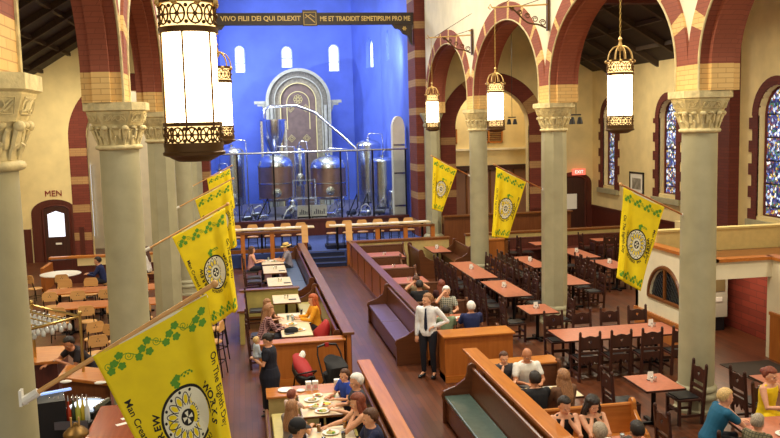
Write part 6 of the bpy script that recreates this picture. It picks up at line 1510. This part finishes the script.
# stroller
stl = thing('stroller', 'black folding stroller with raised handle in front of the golden partition', 'stroller', (1.62, 15.75, 0), .35)
obj('hood', MB().loft([((0, -.12, .55), (.21, 0, 0), (0, .05, .0)), ((0, -.05, .74), (.22, 0, 0), (0, .18, -.05)), ((0, .08, .86), (.2, 0, 0), (0, .2, .05)), ((0, .2, .88), (.12, 0, 0), (0, .08, .05))], 14), cloth('stroller cloth', (26, 26, 30)), stl, smooth=60)
obj('seat_shell', MB().loft([((0, 0, .3), (.17, 0, 0), (0, .16, 0)), ((0, 0, .45), (.21, 0, 0), (0, .22, 0)), ((0, .1, .62), (.22, 0, 0), (0, .2, 0))], 14), cloth('stroller cloth', (26, 26, 30)), stl, smooth=60)
for s in (-1, 1):
    obj('frame_tube', MB().tube([(s*.25, -.38, .12), (s*.25, .05, .55), (s*.24, .3, .95), (s*.2, .38, 1.08)], .016, 8), 'black_metal', stl, smooth=60); obj('frame_tube', MB().tube([(s*.25, .35, .12), (s*.25, 0, .55)], .016, 8), 'black_metal', stl, smooth=60)
    for yy in (-.38, .35):
        w = MB(); w.tube([(s*.28, yy+.1*cos(a), .11+.1*sin(a)) for a in [2*pi*i/16 for i in range(16)]], .018, 6, closed=True); w.tube([(s*.25, yy, .11), (s*.31, yy, .11)], .025, 8); obj('wheel', w, 'black', stl, smooth=60)
obj('handle_bar', MB().tube([(-.2, .38, 1.08), (0, .41, 1.11), (.2, .38, 1.08)], .022, 8), 'black', stl, smooth=60)
obj('handle_tag', MB().box(-.04, .37, 1.06, .04, .4, 1.14), 'red', stl)
obj('basket', MB().box(-.2, -.2, .14, .2, .25, .28), cloth('stroller cloth', (26, 26, 30)), stl)
cs = thing('infant_car_seat', 'red infant car seat with carry handle, left of the black stroller', 'car seat', (1.05, 16.2, .0), .4); cs.scale = (.85, .85, .92)
obj('shell', MB().loft([((0, -.3, .5), (.1, 0, 0), (0, .0, .07)), ((0, -.18, .47), (.19, 0, 0), (0, 0, .13)), ((0, .05, .5), (.21, 0, 0), (0, .03, .17)), ((0, .28, .62), (.19, 0, 0), (0, .06, .16)), ((0, .4, .72), (.1, 0, 0), (0, .05, .08))], 16), 'black', cs, smooth=60)
obj('padding', MB().loft([((0, -.24, .58), (.08, 0, 0), (0, .0, .04)), ((0, -.05, .62), (.185, 0, 0), (0, .03, .12)), ((0, .15, .72), (.2, 0, 0), (0, .07, .13)), ((0, .34, .86), (.13, 0, 0), (0, .07, .08))], 14), 'red', cs, smooth=60)
obj('carry_handle', MB().tube([(.22, .02, .52), (.24, -.12, .62), (.17, -.24, .66), (-.17, -.24, .66), (-.24, -.12, .62), (-.22, .02, .52)], .018, 8), 'black', cs, smooth=60)
obj('blanket', MB().loft([((.05, .3, .82), (.08, 0, 0), (0, .05, .02)), ((.12, .33, .9), (.09, 0, 0), (0, .06, .02)), ((.14, .34, .97), (.04, 0, 0), (0, .03, .01))], 10), 'white', cs, smooth=60)
obj('base_frame', MB().tube([(-.2, -.2, .0), (-.15, -.1, .4)], .02, 6).tube([(.2, -.2, .0), (.15, -.1, .4)], .02, 6).tube([(-.2, .3, .0), (-.15, .2, .5)], .02, 6).tube([(.2, .3, .0), (.15, .2, .5)], .02, 6), 'black_metal', cs)
# ================================================================== LIGHT
W = bpy.data.worlds.new('world'); SC.world = W; W.use_nodes = True
bg = W.node_tree.nodes['Background']; bg.inputs[0].default_value = (1, .92, .76, 1); bg.inputs[1].default_value = .72
def light(name, kind, loc, energy, color, **k):
    d = bpy.data.lights.new(name, kind); d.energy = energy; d.color = color
    for q, v in k.items():
        if q != 'rot': setattr(d, q, v)
    o = bpy.data.objects.new(name, d); COL.objects.link(o); o.location = loc
    if 'rot' in k: o.rotation_euler = k['rot']
    return o
for i, y in enumerate((10, 20, 30)):
    light('aisle_fill', 'AREA', (12.3, y, 8.2), 380, (1, .86, .62), size=1.2)  # unseen area fill, added to brighten the roofed aisles
    light('aisle_fill', 'AREA', (-6.5, y, 8.0), 330, (1, .86, .62), size=1.2)
for x, y in ((3.0, 12), (3.0, 20), (3.0, 28)): light('nave_fill', 'AREA', (x, y, 12), 650, (1, .9, .72), size=1.5)  # added overhead fill raising the nave's brightness, no fixture seen
for x, e, a in ((-.6, 600, -18), (6.6, 1500, 12), (3.0, 700, 0)):
    light('apse_fill_spot', 'SPOT', (x, 38.3, 9.2), e, (.84, .92, 1), spot_size=R(120), spot_blend=.7, shadow_soft_size=.15, rot=(R(68), 0, R(a)))  # fill spots added to lift the dark blue apse
light('apse_side_spot', 'SPOT', (-1.0, 43.6, 7.6), 1500, (.84, .92, 1), spot_size=R(120), spot_blend=.5, shadow_soft_size=.06, rot=(R(88), 0, R(-48)))
light('apse_fill', 'AREA', (3, 41.5, 12.5), 900, (.9, .95, 1), size=2.5)  # added unseen overhead fill for apse walls and tanks
light('transept_fill', 'AREA', (11, 38.9, 8.6), 220, (1, .84, .58), size=1.5)  # fill added to brighten the recess behind the right arch
light('transept_fill', 'AREA', (-5, 38.9, 8.6), 120, (1, .9, .75), size=1.5)  # weaker added fill behind the left arch
light('gable_fill', 'AREA', (-6.5, 33.5, 6.6), 150, (1, .86, .58), size=1, rot=(R(40), 0, 0))  # fill added to brighten the end wall of the left aisle
light('vestibule_fill', 'AREA', (11, 18.2, 1.9), 30, (1, .8, .55), size=.8)  # small fill added so the vestibule interior shows
vs = SC.view_settings; vs.view_transform = 'Standard'; vs.look = 'None'; vs.exposure = 0.04; vs.gamma = 1; vs.use_curve_mapping = False
